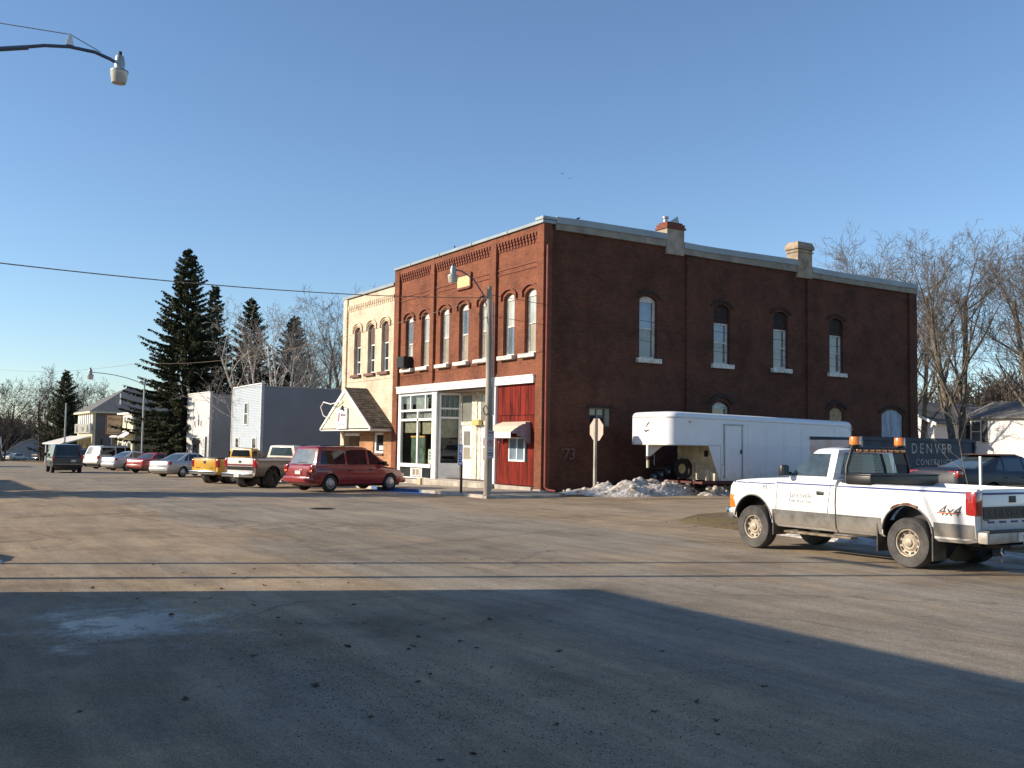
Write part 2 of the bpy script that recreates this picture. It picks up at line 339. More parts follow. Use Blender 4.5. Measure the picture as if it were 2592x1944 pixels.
# pavement slabs before the shops, kerb, painted kerb
def pavement():
    m = M('pavement_concrete', (.36, .305, .235), .9, var=.28, scale=1.1, bump=.35, bscale=35)
    b = MB(); y = -1.75; root = None; mes = []
    root = MB().box(-3.42, -1.7, -.9, -.02, 60, zw(60)-.03).build('pavement', m); tag(root, None, None, None, 'structure')
    k = 0
    while y < 40:
        for x0, x1 in ((-3.42, -1.76), (-1.74, -.03)):
            yy = min(y+1.7, 40); q = MB(); d = .006*math.sin(k*2.3); k += 1
            za, zb = zw(y)+d, zw(yy-.02)+d
            q.loft([[(x0, y, za-.2), (x1, y, za-.2), (x1, y, za+.02), (x0, y, za)], [(x0, yy-.02, zb-.2), (x1, yy-.02, zb-.2), (x1, yy-.02, zb+.02), (x0, yy-.02, zb)]])
            q.build('paving_slab', m, root)
        y += 1.72
    km = M('kerb_concrete', (.43, .385, .32), .85, var=.25, scale=1.4, bump=.3, bscale=25)
    bl = M('blue_kerb_paint', (.05, .14, .34), .7, var=.35, scale=5)
    kr = MB().box(-3.62, 30, -2.2, -3.44, 60, zw(60)-.01).build('kerb', km); tag(kr, None, None, None, 'structure')
    y = -1.75
    while y < 38:
        y2 = y+2.4; q = MB(); a, c = zw(y)+.004, zw(y2)+.004
        q.loft([[(-3.60, y, a-.4), (-3.43, y, a-.4), (-3.43, y, a), (-3.57, y, a)], [(-3.60, y2-.015, c-.4), (-3.43, y2-.015, c-.4), (-3.43, y2-.015, c), (-3.57, y2-.015, c)]])
        q.build('kerb_stone', bl if 2.5 < y < 5.5 else km, kr); y = y2
    q = MB().box(-3.58, -1.96, -.5, -.4, -1.77, -.03); q.build('kerb_stone', km, kr, bevel=.02)
    bp = MB(); bp.grid(lambda u, v: (-4.55+u*.93, 1.6+v*4.2+.1*math.sin(u*9), zr(-4, 1.6+v*4.2)+.006), 4, 8)
    tag(bp.build('painted_bay_marking', bl), None, None, None, 'structure')
pavement()
# manhole
mh = thing('manhole_cover', 'round dark iron manhole cover set in the asphalt', 'manhole', (-10.85, -5.14, -.126))
IRON = M('cast_iron', (.05, .042, .035), .7, .4, var=.3, scale=20)
MB().lathe([(.36, 0), (.36, .006), (.31, .006), (.30, .004), (.001, .004)], n=28).build('frame', IRON, mh)
q = MB()
for i in range(-3, 4):
    L = math.sqrt(max(0, .27**2-(i*.075)**2)); q.box(-L, i*.075-.012, .004, L, i*.075+.012, .010)
q.build('raised_ribs', IRON, mh)
# ------------------------------------------------------------ red brick corner block
def win(parent, side, c, hw, z0, zs, rise, d, fm, up_m, lo_m, rail, sillm=None, sill=None, head=None, name='window'):
    """sash window: side 'f' lies in a plane of constant x (width along y), 's' in a plane of constant y (width along x)"""
    ax = 0 if side == 'f' else 1
    b = MB(); t = .06
    def bx(u0, u1, za, zb, d0, d1):
        b.box(*( (d0, u0, za, d1, u1, zb) if ax == 0 else (u0, d0, za, u1, d1, zb)))
    bx(c-hw, c-hw+t, z0, zs, d-.02, d+.08); bx(c+hw-t, c+hw, z0, zs, d-.02, d+.08)
    bx(c-hw+t, c+hw-t, z0, z0+.09, d-.015, d+.075); bx(c-hw+t, c+hw-t, rail-.03, rail+.03, d+.005, d+.07); bx(c-hw+t, c+hw-t, zs-.07, zs, d-.015, d+.075)
    for s in (-1, 1):                                    # inner sash stiles
        u = c+s*(hw-t-.018); bx(u-.018, u+.018, z0+.09, zs-.07, d+.012, d+.06)
    o = b.build(name, fm, parent)
    def pane(za, zb, dd, m):
        q = MB(); u0, u1 = c-hw+t+.03, c+hw-t-.03
        q.box(*((dd, u0, za, dd+.012, u1, zb) if ax == 0 else (u0, dd, za, u1, dd+.012, zb))); q.build('pane', m, o)
    pane(rail+.03, zs-.07, d+.03, up_m); pane(z0+.09, rail-.03, d+.045, lo_m)
    if rise > .01:
        q = MB(); q.prism(arc(c, zs, hw, rise), ax, d-.03, d+.06); q.build('arch_panel', head or fm, o)
    if sillm:
        q = MB(); s0, s1 = z0-sill, z0-.005; e = hw+.17
        q.box(*((-.10, c-e, s0, d+.02, c+e, s1) if ax == 0 else (c-e, -.06, s0, c+e, d+.02, s1))); q.build('sill', sillm, o, bevel=.012)
    return o
def hood(parent, side, c, hw, zs, rise, th, d0, d1, mat, drop=.3, w_=.11, name='hood_mould'):
    ax = 0 if side == 'f' else 1
    n = 12; o_ = arc(c, zs, hw+th, rise+th*.75, n); i_ = arc(c, zs, hw, rise, n); q = MB()
    q.prism(o_+i_[::-1], ax, d0, d1)
    for s in (-1, 1):
        u0 = c+s*(hw+th*.0); u1 = c+s*(hw+th); lo, hi = min(u0, u1), max(u0, u1)
        if drop: q.box(*((d0, lo, zs-drop, d1, hi, zs-.001) if ax == 0 else (lo, d0, zs-drop, hi, d1, zs-.001)))
    return q.build(name, mat, parent)
def arch_cut(cm, ax, c, hw, z0, zs, rise, a, b):
    cm.prism([(c-hw, z0), (c+hw, z0)]+arc(c, zs, hw, rise), ax, a, b)

RB = thing('red_brick_building', 'two-storey red brick corner building with arched windows and white shopfront beam', 'building', (0, 0, 0))
WY = [12.01, 10.28, 8.33, 6.53, 4.73, 2.71, 1.07]
LB = 13.55
# street wall (upper storey) with its openings
wall = MB().box(.12, .30, 4.2, .48, LB, 10.45).mesh()
cm = MB()
for y in WY: arch_cut(cm, 0, y, .43, 5.40, 7.83, .20, -.3, .9)
fw_ = boolean(wall, cm.mesh()); obj('street_wall', fw_, REDBRICK, RB)
# side wall, stepped parapet
out = [(0, -.6), (23.1, -.6), (23.1, 10.05), (15.1, 10.05), (15.1, 10.2), (7.1, 10.2), (7.1, 10.45), (0, 10.45)]
wall = MB().prism([(x, z) for x, z in out], 1, .08, .42).mesh(); cm = MB()
SW = [(5.36, 1), (9.55, 0), (13.24, 0), (17.04, 0)]
for x, full in SW: arch_cut(cm, 1, x, .48, 5.44, 7.90, .20, -.3, .9)
cm.box(2.36, -.3, 2.57, 3.40, .9, 3.30)
arch_cut(cm, 1, 9.51, .51, 1.1, 3.58, .22, -.3, .9); arch_cut(cm, 1, 17.03, .48, 1.1, 3.58, .22, -.3, .9); arch_cut(cm, 1, 21.2, .84, .3, 3.55, .30, -.3, .9)
obj('side_wall', boolean(wall, cm.mesh()), SHADEBRICK, RB)
q = MB().box(.5, LB-.35, -1, 23.08, LB-.01, 9.9).box(22.7, .43, -1, 23.09, LB-.36, 9.8); q.build('rear_wall', SHADEBRICK, RB)
q = MB().box(.49, .43, 9.3, 22.69, LB-.36, 9.5); q.build('roof', M('roof_felt', (.05, .05, .05), .9), RB)
# pilasters (proud of the panels) and top band on the street front
for y0, y1, z0 in ((-.004, .48, -.5), (3.62, 4.08, 4.78), (9.24, 9.62, 4.78), (13.02, LB+.004, -.9)):
    MB().box(-.004, y0, z0, .40, y1, 10.46).build('pilaster', REDBRICK, RB)
for y0, y1 in ((3.66, 4.04), (9.28, 9.58)):
    q = MB().box(.02, y0, 4.70, .3, y1, 4.777).box(.06, y0+.06, 4.62, .3, y1-.06, 4.70); q.build('pilaster_foot', TRIMBRICK, RB)
box('parapet_band', REDBRICK, RB, .004, .481, 10.21, .118, 13.019, 10.44)
for y0, y1 in ((.52, 3.58), (4.15, 9.16), (9.70, 12.96)):
    n = int((y1-y0)/.225); st = (y1-y0)/n
    for i in range(n):
        y = y0+(i+.5)*st
        MB().prism([(.13, 9.80), (.075, 9.82), (.075, 9.93), (.04, 9.95), (.04, 10.06), (.006, 10.08), (.006, 10.208), (.13, 10.208)], 1, y-.058, y+.058).build('corbel', TRIMBRICK, RB)
for y0, y1 in ((.50, 3.60), (4.10, 5.80), (7.25, 9.22), (9.66, 13.0)):
    for z in (8.86, 9.06): box('string_course', TRIMBRICK, RB, .085, y0, z-.02, .119, y1, z+.025)
TAN = M('tan_stone', (.60, .46, .24), .8, var=.12, scale=4)
box('name_stone', TAN, RB, .05, 5.92, 8.76, .119, 7.10, 9.26, bevel=.01)
q = MB().box(.02, 5.82, 8.70, .118, 5.915, 9.36).box(.02, 7.105, 8.70, .118, 7.2, 9.36).box(.02, 5.916, 9.265, .118, 7.104, 9.36).box(.02, 5.916, 8.66, .118, 7.104, 8.755); q.build('stone_surround', TRIMBRICK, RB)
SILLM = M('flaking_sill', (.70, .66, .58), .75, var=.3, scale=9)
pn = [(PANE_SKY, PANE_PALE), (PANE_PALE, PANE_TAN), (PANE_PALE, PANE_TAN), (PANE_SKY, PANE_TAN), (PANE_PALE, PANE_TAN), (PANE_PALE, PANE_SKY), (PANE_PALE, PANE_TAN)]
for i, y in enumerate(WY):
    win(RB, 'f', y, .425, 5.42, 7.82, .195, .30, OLDWHITE, pn[i][0], pn[i][1], 6.66, SILLM, .17)
    hood(RB, 'f', y, .53, 7.98, .19, .10, .03, .13, TRIMBRICK, .22)
# air conditioner in one window
ac = MB().box(-.36, 11.62, 5.46, .28, 12.40, 6.0).build('air_conditioner', M('dull_black_metal', (.02, .019, .018), .6, .3), RB, bevel=.02)
q = MB()
for i in range(9): q.box(-.372, 11.68, 5.52+i*.05, -.361, 12.34, 5.545+i*.05)
q.build('grille', BLACK, ac)
# coping, parapet bands and chimneys
def coping(pts, ax_):
    pass
q = MB().box(-.09, -.05, 10.47, .55, LB, 10.60); q.build('street_coping', FLASH, RB, bevel=.015)
for i in range(4): box('coping_joint', FLASH, RB, -.112, 2.6+i*3.0, 10.46, -.09, 2.66+i*3.0, 10.63)
def sidecap(x0, x1, za, zb, sag, zl):
    n = 8; top = []; bot = []; mid = []
    for i in range(n+1):
        u = i/n; x = x0+(x1-x0)*u; s = za+(zb-za)*u+sag*(math.exp(-u*9)); top.append((x, s)); mid.append((x, s-.26)); bot.append((x, zl+sag*.6*math.exp(-u*9)))
    MB().prism(top+mid[::-1], 1, -.07, .50).build('coping', FLASH, RB)
    MB().prism([(x, z-.002) for x, z in mid]+bot[::-1], 1, -.03, .47).build('parapet_band', PARGE, RB)
sidecap(.56, 6.24, 10.80, 10.84, -.03, 10.28); sidecap(7.22, 14.24, 10.53, 10.62, .05, 10.04); sidecap(15.23, 23.14, 10.33, 10.36, .06, 9.84)
box('coping_end', FLASH, RB, -.09, -.06, 10.625, .555, .50, 10.74)
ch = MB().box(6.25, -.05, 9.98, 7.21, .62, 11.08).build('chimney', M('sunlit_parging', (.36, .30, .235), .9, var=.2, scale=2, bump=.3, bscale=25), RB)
MB().box(6.19, -.11, 11.08, 7.27, .68, 11.16).box(6.23, -.07, 11.16, 7.23, .64, 11.30).box(6.30, 0, 11.30, 7.16, .57, 11.38).build('brick_cap', TRIMBRICK, ch)
MB().lathe([(.09, 11.38), (.09, 11.55), (.14, 11.56), (.14, 11.64), (.07, 11.66)], (6.45, .3, 0), 2, 14).build('flue_pipe', STEEL, ch, smooth=40)
MB().prism([(6.55, 11.39), (7.12, 11.39), (7.02, 11.72)], 1, .16, .19).build('tilted_sheet', STEEL, ch)
ch = MB().box(14.25, -.05, 9.80, 15.22, .62, 11.0).build('chimney', M('parged_chimney', (.37, .29, .21), .9, var=.3, scale=2, bump=.3, bscale=25), RB)
MB().box(14.20, -.10, 11.0, 15.27, .67, 11.05).box(14.24, -.06, 11.05, 15.23, .63, 11.16).box(14.17, -.13, 11.16, 15.30, .70, 11.27).loft([[(14.17, -.13, 11.27), (15.30, -.13, 11.27), (15.30, .70, 11.27), (14.17, .70, 11.27)], [(14.25, -.05, 11.5), (15.22, -.05, 11.5), (15.22, .62, 11.5), (14.25, .62, 11.5)]]).build('chimney_cap', MATS['parged_chimney'] if 'parged_chimney' in MATS else PARGE, ch)
# side wall: pilaster strips, windows, blocked arches
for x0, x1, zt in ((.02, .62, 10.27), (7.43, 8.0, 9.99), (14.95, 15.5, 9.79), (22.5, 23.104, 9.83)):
    MB().box(x0, -.003, -.6, x1, .2, zt).build('pilaster', SHADEBRICK, RB)
for (x, full), z in zip(SW, (8.30, 8.30, 8.30, 8.34)):
    if full: win(RB, 's', x, .475, 5.46, 7.89, .19, .26, OLDWHITE, PANE_SKY, PANE_GREY, 6.72, SILLM, .20)
    else:
        win(RB, 's', x, .475, 5.46, 7.28, 0, .26, OLDWHITE, PANE_SKY if x < 11 else PANE_GREY, PANE_GREY, 6.42, SILLM, .20)
        MB().prism([(x-.478, 7.285), (x+.478, 7.285)]+arc(x, 7.9, .478, .195), 1, .20, .36).build('blocked_arch', SOOT, RB)
    hood(RB, 's', x, .56, 7.98, .24, .13, .03, .09, SOOT, 0)
MB().box(2.24, .02, 3.303, 3.52, .09, 3.40).build('lintel', SOOT, RB)
GFR = M('grey_wood', (.27, .25, .20), .8, var=.25, scale=8)
o = MB().box(2.362, .16, 2.572, 2.42, .26, 3.298).box(3.16, .13, 2.572, 3.398, .26, 3.298).box(2.42, .16, 2.572, 3.16, .26, 2.63).box(2.42, .16, 3.24, 3.16, .26, 3.298).box(2.76, .17, 2.63, 2.81, .25, 3.24).box(2.81, .18, 2.93, 3.16, .24, 2.96).build('small_window', GFR, RB)
box('pane', PANE_DARK, o, 2.42, .215, 2.63, 2.76, .225, 3.24); box('pane', PANE_DARK, o, 2.81, .215, 2.63, 3.16, .225, 3.24)
win(RB, 's', 9.51, .505, 1.12, 3.57, .21, .24, OLDWHITE, PANE_DARK, PANE_DARK, 2.3)
hood(RB, 's', 9.51, .60, 3.70, .30, .22, .02, .10, SOOT, 0)
MB().prism([(17.03-.478, 1.1), (17.03+.478, 1.1)]+arc(17.03, 3.58, .478, .215), 1, .16, .3).build('boarded_window', M('tan_board', (.42, .29, .16), .8, var=.2, scale=5), RB)
hood(RB, 's', 17.03, .60, 3.70, .28, .22, .02, .10, SOOT, 0)
dm = M('faded_blue_door', (.36, .41, .47), .7, var=.22, scale=5, streak=.3)
d = MB().prism([(20.37, .3), (21.17, .3), (21.17, 3.84)]+arc(21.2, 3.55, .83, .29)[5:], 1, .16, .26).build('arched_door', dm, RB)
MB().prism([(21.21, .3), (22.03, .3)]+arc(21.2, 3.55, .83, .29)[:6], 1, .165, .26).build('arched_door', dm, RB)
hood(RB, 's', 21.2, .95, 3.66, .30, .16, .03, .09, SOOT, 0)
CHALK = M('chalk', (.165, .10, .085), .9)
text("'73", .62, CHALK, RB, frame((1.27, .005, 1.42), (1, 0, 0), (0, 0, 1)), 'chalk_numerals', ext=.002, shear=.15)
RP = M('red_downpipe', (.26, .055, .04), .6, var=.15)
q = MB().tube([(.14, -.07, 9.6), (.14, -.07, .16), (.2, -.22, .05), (.34, -.5, .02)], .045, 10); q.build('downpipe', RP, RB, smooth=50)
# white beam with rosettes
bm_ = box('shopfront_beam', WHITE, RB, -.09, .50, 4.215, .10, 12.9, 4.50); MB().box(-.13, .48, 4.501, .1, 12.92, 4.545).build('beam_cornice', WHITE, bm_)
for y in (1.4, 2.6, 3.7, 5.4, 7.0, 8.5, 9.75, 10.05, 11.2, 12.2): MB().lathe([(.055, 0), (.055, -.02), (.03, -.035), (.001, -.036)], (-.091, y, 4.36), 0, 14).build('rosette', OLDWHITE, bm_, smooth=40)
# brick pier faces below the beam
box('pier_base', CONC, RB, -.05, -.05, -.4, .3, .50, .06, bevel=.02)
# shop interior (bare room behind the glass)
ROOMW = M('room_plaster', (.10, .09, .075), .9, var=.2)
q = MB().box(.5, 3.5, .17, 9, 13.0, .2); q.build('shop_floor', M('shop_floorboards', (.07, .045, .03), .6), RB)
q = MB().box(8.9, 3.4, .2, 9.1, 13.1, 4.2).box(.5, 3.3, .2, 9, 3.48, 4.2).box(.5, 13.02, .2, 9, 13.18, 4.2); q.build('shop_room_walls', ROOMW, RB)
box('shop_ceiling', M('shop_ceiling_paint', (.22, .16, .11), .8), RB, .12, 3.5, 4.12, 9, 13.0, 4.2)
# left display window: frame, mullions, glass, panels below
SF = MB(); F = lambda y0, y1, z0, z1, d0=.06, d1=.16: SF.box(d0, y0, z0, d1, y1, z1)
F(12.62, 12.90, .10, 4.21, .04, .18); F(9.10, 9.28, .10, 4.21, .04, .18); F(9.28, 12.62, .63, .80, -.02, .18); F(9.28, 12.62, 2.85, 2.96); F(9.28, 12.62, 3.30, 3.40); F(9.28, 12.62, 4.08, 4.21)
F(10.75, 10.87, .80, 3.30); F(11.55, 11.63, 3.40, 4.08); F(9.98, 10.06, 3.40, 4.08); F(9.28, 12.62, .10, .15); F(11.30, 11.44, .15, .63); F(10.25, 10.36, .15, .63)
sf = SF.build('display_window', WHITE, RB)
for y0, y1, z0, z1 in ((10.87, 12.62, .80, 2.85), (9.28, 10.75, .80, 2.85), (10.87, 12.62, 2.96, 3.30), (9.28, 10.75, 2.96, 3.30), (11.63, 12.62, 3.40, 4.08), (10.06, 11.55, 3.40, 4.08), (9.28, 9.98, 3.40, 4.08)):
    box('pane', CLEAR, sf, .105, y0, z0, .115, y1, z1)
for y0, y1 in ((11.44, 12.62), (9.28, 10.25)): box('basement_pane', PANE_DARK, sf, .10, y0, .15, .12, y1, .63)
o = MB().box(.09, 10.36, .15, .14, 11.30, .63).build('grille_panel', PANE_TAN, sf); MB().box(.05, 10.45, .2, .088, 11.2, .24).box(.05, 10.45, .54, .088, 11.2, .58).box(.05, 10.45, .24, .088, 10.5, .54).box(.05, 10.8, .24, .088, 10.85, .54).box(.05, 11.15, .24, .088, 11.2, .54).build('vent_frame', WHITE, RB)
# recessed porch: corner post, angled return, two doors
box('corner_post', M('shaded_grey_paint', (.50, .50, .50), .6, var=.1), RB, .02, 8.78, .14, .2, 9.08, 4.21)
def ang(p0, p1):
    p0, p1 = Vector((*p0, 0)), Vector((*p1, 0)); d = (p1-p0); L = d.length; d.normalize()
    return lambda u0, u1, z0, z1, t0, t1: (frame(p0+d*((u0+u1)/2)+Vector((d.y, -d.x, 0))*((t0+t1)/2)+Vector((0, 0, (z0+z1)/2)), d, (-d.y, d.x, 0)), abs(u1-u0), abs(t1-t0), z1-z0), L
A, LA = ang((.16, 8.78), (1.12, 8.40))
q = MB()
for a in ((0, .09, .16, 4.2), (LA-.12, LA, .16, 4.2), (.09, LA-.12, .75, .88), (.09, LA-.12, 2.93, 3.02), (.09, LA-.12, 3.36, 3.44), (.09, LA-.12, 4.02, 4.2), (.09, LA-.12, .16, .75)): q.obox(*A(*a, -.05, .05))
rw = q.build('return_window', WHITE, RB)
for z0, z1 in ((.88, 2.93), (3.02, 3.36), (3.44, 4.02)):
    MB().obox(*A(.09, LA-.12, z0, z1, -.006, .006)).build('pane', CLEAR, rw)
MB().obox(*A(.2, LA-.22, .3, .62, .05, .062)).build('raised_panel', WHITE, rw)
def shopdoor(y0, y1, x):
    q = MB(); q.box(x-.02, y0, .20, x+.04, y0+.17, 2.62).box(x-.02, y1-.17, .20, x+.04, y1, 2.62).box(x-.02, y0+.17, .2, x+.04, y1-.17, 1.06).box(x-.02, y0+.17, 2.36, x+.04, y1-.17, 2.62).box(x-.02, y0+.17, 1.62, x+.04, y1-.17, 1.70)
    o = q.build('shop_door', WHITE, RB)
    box('pane', PANE_TAN, o, x, y0+.17, 1.06, x+.02, y1-.17, 1.62); box('pane', PANE_GREY, o, x, y0+.17, 1.70, x+.02, y1-.17, 2.36)
    MB().box(x-.035, y0+.24, .32, x-.02, y1-.24, .92).build('kick_panel', WHITE, o, bevel=.01); MB().lathe([(.03, 0), (.035, -.03), (.02, -.06), (.001, -.065)], (x-.02, y0+.08, 1.15), 0, 10).build('knob', CHROME, o)
    return o
shopdoor(7.33, 8.30, 1.14); shopdoor(5.52, 6.52, 1.14)
q = MB().box(1.06, 8.30, .17, 1.24, 8.44, 4.14).box(1.06, 6.85, .17, 1.24, 7.30, 4.14).box(1.10, 6.54, .17, 1.22, 6.84, 4.14).box(1.06, 5.30, .17, 1.24, 5.50, 4.14).box(1.08, 7.30, 2.64, 1.2, 8.30, 2.80).box(1.08, 5.50, 2.64, 1.2, 6.54, 2.80).box(1.08, 7.30, 4.0, 1.2, 8.30, 4.14).box(1.08, 5.50, 4.0, 1.2, 6.54, 4.14); dfm = q.build('door_surround', M('flaking_cream_paint', (.66, .60, .50), .75, var=.3, scale=7), RB)
for y0, y1 in ((7.30, 8.30), (5.50, 6.54)): box('transom_pane', PANE_GREY, dfm, 1.13, y0, 2.80, 1.15, y1, 4.0)
box('porch_lamp_box', M('yellowed_metal', (.5, .4, .14), .6), RB, .86, 6.35, 2.62, 1.05, 6.95, 2.86, bevel=.02)
q = MB().obox(*ang((1.14, 5.3), (.2, 3.62))[0](0, 1.9, .16, 4.14, -.04, .04)); q.build('porch_side_wall', WHITE, RB)
box('white_column', WHITE, RB, -.02, 3.45, .1, .2, 3.60, 4.21)
box('porch_floor', CONC, RB, .12, 3.5, .0, 1.3, 8.8, .165)
# curtains, blinds and odds and ends behind the glass
CUR = M('grey_curtain', (.46, .46, .45), .9, var=.2, scale=6)
def drape(name, y0, y1, z0, z1, x, mat, amp=.035, wl=.13):
    n = int((y1-y0)/.02); q = MB(); q.grid(lambda u, v: (x+amp*math.sin((y0+u*(y1-y0))/wl*6.28+v*.6)*(.4+.6*v), y0+u*(y1-y0), z0+v*(z1-z0)), n, 3); return q.build(name, mat, RB, smooth=80)
for y0, y1 in ((12.15, 12.6), (10.2, 11.5), (9.35, 9.9)): drape('curtain', y0, y1, 3.0, 4.06, .32, CUR)
drape('curtain', 10.9, 12.3, 2.72, 3.34, .3, CUR); drape('curtain', 9.35, 10.6, 2.72, 3.34, .3, CUR)
q = MB()
for k in range(10): q.obox(*A(.14+k*.08, .14+k*.08+(.035 if k % 3 else .015), 3.0, 4.0, -.2, -.18))
q.build('return_curtain', CUR, RB)
BL = M('tan_roller_blind', (.30, .265, .19), .85, var=.2, scale=5)
box('roller_blind', BL, RB, .27, 10.9, 2.28, .28, 12.6, 2.84); box('roller_blind', BL, RB, .27, 9.3, 2.22, .28, 10.72, 2.84); MB().obox(*A(.1, LA-.13, 2.06, 2.92, -.13, -.12)).build('roller_blind', BL, RB)
box('leaning_board', M('green_board', (.075, .13, .095), .7, var=.5, scale=3), RB, .55, 10.95, .3, .62, 12.4, 2.05); box('board_rail', M('pine', (.6, .34, .10), .7), RB, .52, 10.9, 2.055, .62, 12.45, 2.14)
box('leaning_lath', MATS['pine'], RB, .40, 10.62, .3, .45, 10.69, 2.1)
sg = box('paper_notice', M('notice_paper', (.62, .66, .56), .9, var=.05), RB, .22, 9.32, .82, .23, 9.92, 1.5)
q = MB()
for z in (1.33, 1.19, 1.05): q.box(.212, 9.40, z-.025, .219, 9.80, z+.025)
q.build('notice_print', BLACK, RB)
# red board front with awning window
RED = M('red_board_paint', (.175, .018, .010), .7, var=.28, spec=.12, scale=3, streak=.25, bump=.25, bscale=30); RED2 = M('red_board_worn', (.145, .018, .011), .75, spec=.12, var=.45, scale=5, streak=.2, bump=.3, bscale=30)
n = 15; st = (3.44-.50)/n
for tier, (z0, z1) in enumerate(((.16, 2.945), (2.97, 4.205))):
    for i in range(n):
        y0 = .50+i*st; dx = rnd.uniform(-.006, .006)
        if tier == 0 and y0+st > 1.27 and y0 < 2.46:
            for za, zb in ((z0, 1.10), (2.07, z1)): box('plank', RED if i % 3 else RED2, RB, .09+dx, y0+.007, za, .13, y0+st-.007, zb)
            continue
        box('plank', RED2 if (i+tier) % 3 == 1 else RED, RB, .09+dx, y0+.007, z0, .13, y0+st-.007, z1)
box('board_backing', DARK, RB, .131, .482, .16, .16, 3.46, 4.2)
o = MB().box(.05, 1.26, 1.10, .13, 1.33, 2.08).box(.05, 2.40, 1.10, .13, 2.47, 2.08).box(.05, 1.33, 1.10, .13, 2.40, 1.17).box(.05, 1.33, 2.01, .13, 2.40, 2.08).box(.06, 1.83, 1.17, .12, 1.90, 2.01).build('sliding_window', WHITE, RB)
box('pane', PANE_SKY, o, .09, 1.33, 1.17, .10, 1.83, 2.01); box('pane', PANE_SKY, o, .08, 1.90, 1.17, .09, 2.40, 2.01)
AW = M('awning_cream', (.66, .57, .44), .6, var=.08); AWW = M('awning_white', (.74, .74, .74), .5, var=.06); AWM = M('awning_gusset', (.36, .29, .31), .6, var=.12)
aw = MB().loft([[(.06, .88, 2.70), (.06, 2.98, 2.70), (.06, 2.98, 2.67), (.06, .88, 2.67)], [(-.45, .88, 2.52), (-.45, 2.98, 2.52), (-.45, 2.98, 2.49), (-.45, .88, 2.49)], [(-.84, .88, 2.28), (-.84, 2.98, 2.28), (-.84, 2.98, 2.25), (-.84, .88, 2.25)]]).build('awning', AW, RB)
for k in range(3): box('valance_slat', AWW, aw, -.855, .88, 2.20-k*.072, -.842, 2.98, 2.268-k*.072)
q = MB()
for k in range(26): q.prism([(.88+k*.0808, 2.055), (.88+(k+1)*.0808, 2.055), (.88+(k+.5)*.0808, 2.015)], 0, -.853, -.844)
q.build('scalloped_edge', AWW, aw)
for yg in (.865, 2.995):
    for k in range(9):
        z1 = 2.68-k*.095; z0 = z1-.09; top = max(0, (2.70-z1)); xf = -.84*min(1, top/.42) if k < 5 else (-.84+max(0, 2.02-z0)*3.6)
        xf = -.80*min(1, (k+1)/4.5) if k < 5 else -.80*max(.05, 1-((k-4.2)/4.6)**.7)
        box('gusset_slat', AWM, aw, xf, yg-.008, z0, .06, yg+.008, z1)
# stone step along the shopfront
q = MB(); q.box(-.34, 3.3, -.5, .11, 9.4, .145); q.build('front_step', CONC, RB, bevel=.025)
q = MB(); q.box(-.20, 9.42, -.6, .05, 12.95, .07); q.build('front_step', CONC, RB, bevel=.02); q = MB(); q.box(-.13, .52, -.5, .085, 3.28, .13); q.build('front_step', CONC, RB, bevel=.02)
box('door_block', M('pale_stone', (.6, .45, .27), .9), RB, -.42, 9.43, -.3, -.21, 9.75, .16, bevel=.02)
# ------------------------------------------------------------ cream brick neighbour with gabled porch
CB = thing('cream_brick_building', 'narrow two-storey cream brick building with brown topped windows and a gabled porch', 'building', (0, 0, 0))
Y0, Y1 = 13.57, 20.2
wall = MB().box(.06, Y0, 2.3, .42, Y1, 9.74).mesh(); cm = MB(); CY = (18.3, 16.45, 14.72)
for y in CY: arch_cut(cm, 0, y, .45, 5.42, 7.86, .20, -.3, .9)
obj('street_wall', boolean(wall, cm.mesh()), CREAMBRICK, CB)
box('north_wall', CREAMBRICK, CB, .43, Y1-.3, -1, 16, Y1, 9.6); box('rear_wall', CREAMBRICK, CB, 15.7, Y0, -1, 16, Y1-.31, 9.3); box('roof', MATS['roof_felt'], CB, .43, Y0, 8.8, 15.69, Y1-.31, 8.95)
box('pilaster', CREAMBRICK, CB, -.02, 19.70, -.8, .3, Y1+.003, 9.75)
box('coping', FLASH, CB, -.06, Y0+.02, 9.76, .5, Y1+.06, 9.90)
BRN = M('brown_board', (.105, .065, .05), .75, var=.25, scale=5, streak=.3); BRNS = M('brown_sill', (.17, .09, .065), .8, var=.2)
n = 25; st = (19.66-Y0-.06)/n
for i in range(n):
    y = Y0+.06+(i+.5)*st
    MB().prism([(.07, 8.98), (.03, 9.0), (.03, 9.12), (-.0, 9.14), (-.0, 9.33), (.07, 9.33)], 1, y-.07, y+.07).build('corbel', CREAMBRICK, CB)
for y in CY:
    o = win(CB, 'f', y, .445, 5.44, 7.0, 0, .26, WHITE, PANE_DARK, PANE_DARK, 6.16, BRNS, .15)
    for k in range(4):
        u0 = y-.44+k*.222; q = MB(); a = arc(y, 7.85, .44, .19, 16); zt = 7.85+.19*max(0, 1-((u0+.11-y)/.46)**2)
        q.prism([(u0+.006, 7.01), (u0+.216, 7.01), (u0+.216, zt), (u0+.006, zt)], 0, .20, .24); q.build('head_board', BRN, CB)
    hood(CB, 'f', y, .55, 8.05, .20, .13, -.02, .07, CREAMBRICK, .28); hood(CB, 'f', y, .47, 7.93, .20, .045, .0, .07, CREAMBRICK, 0, name='inner_hood')
    if y == CY[0]: pass
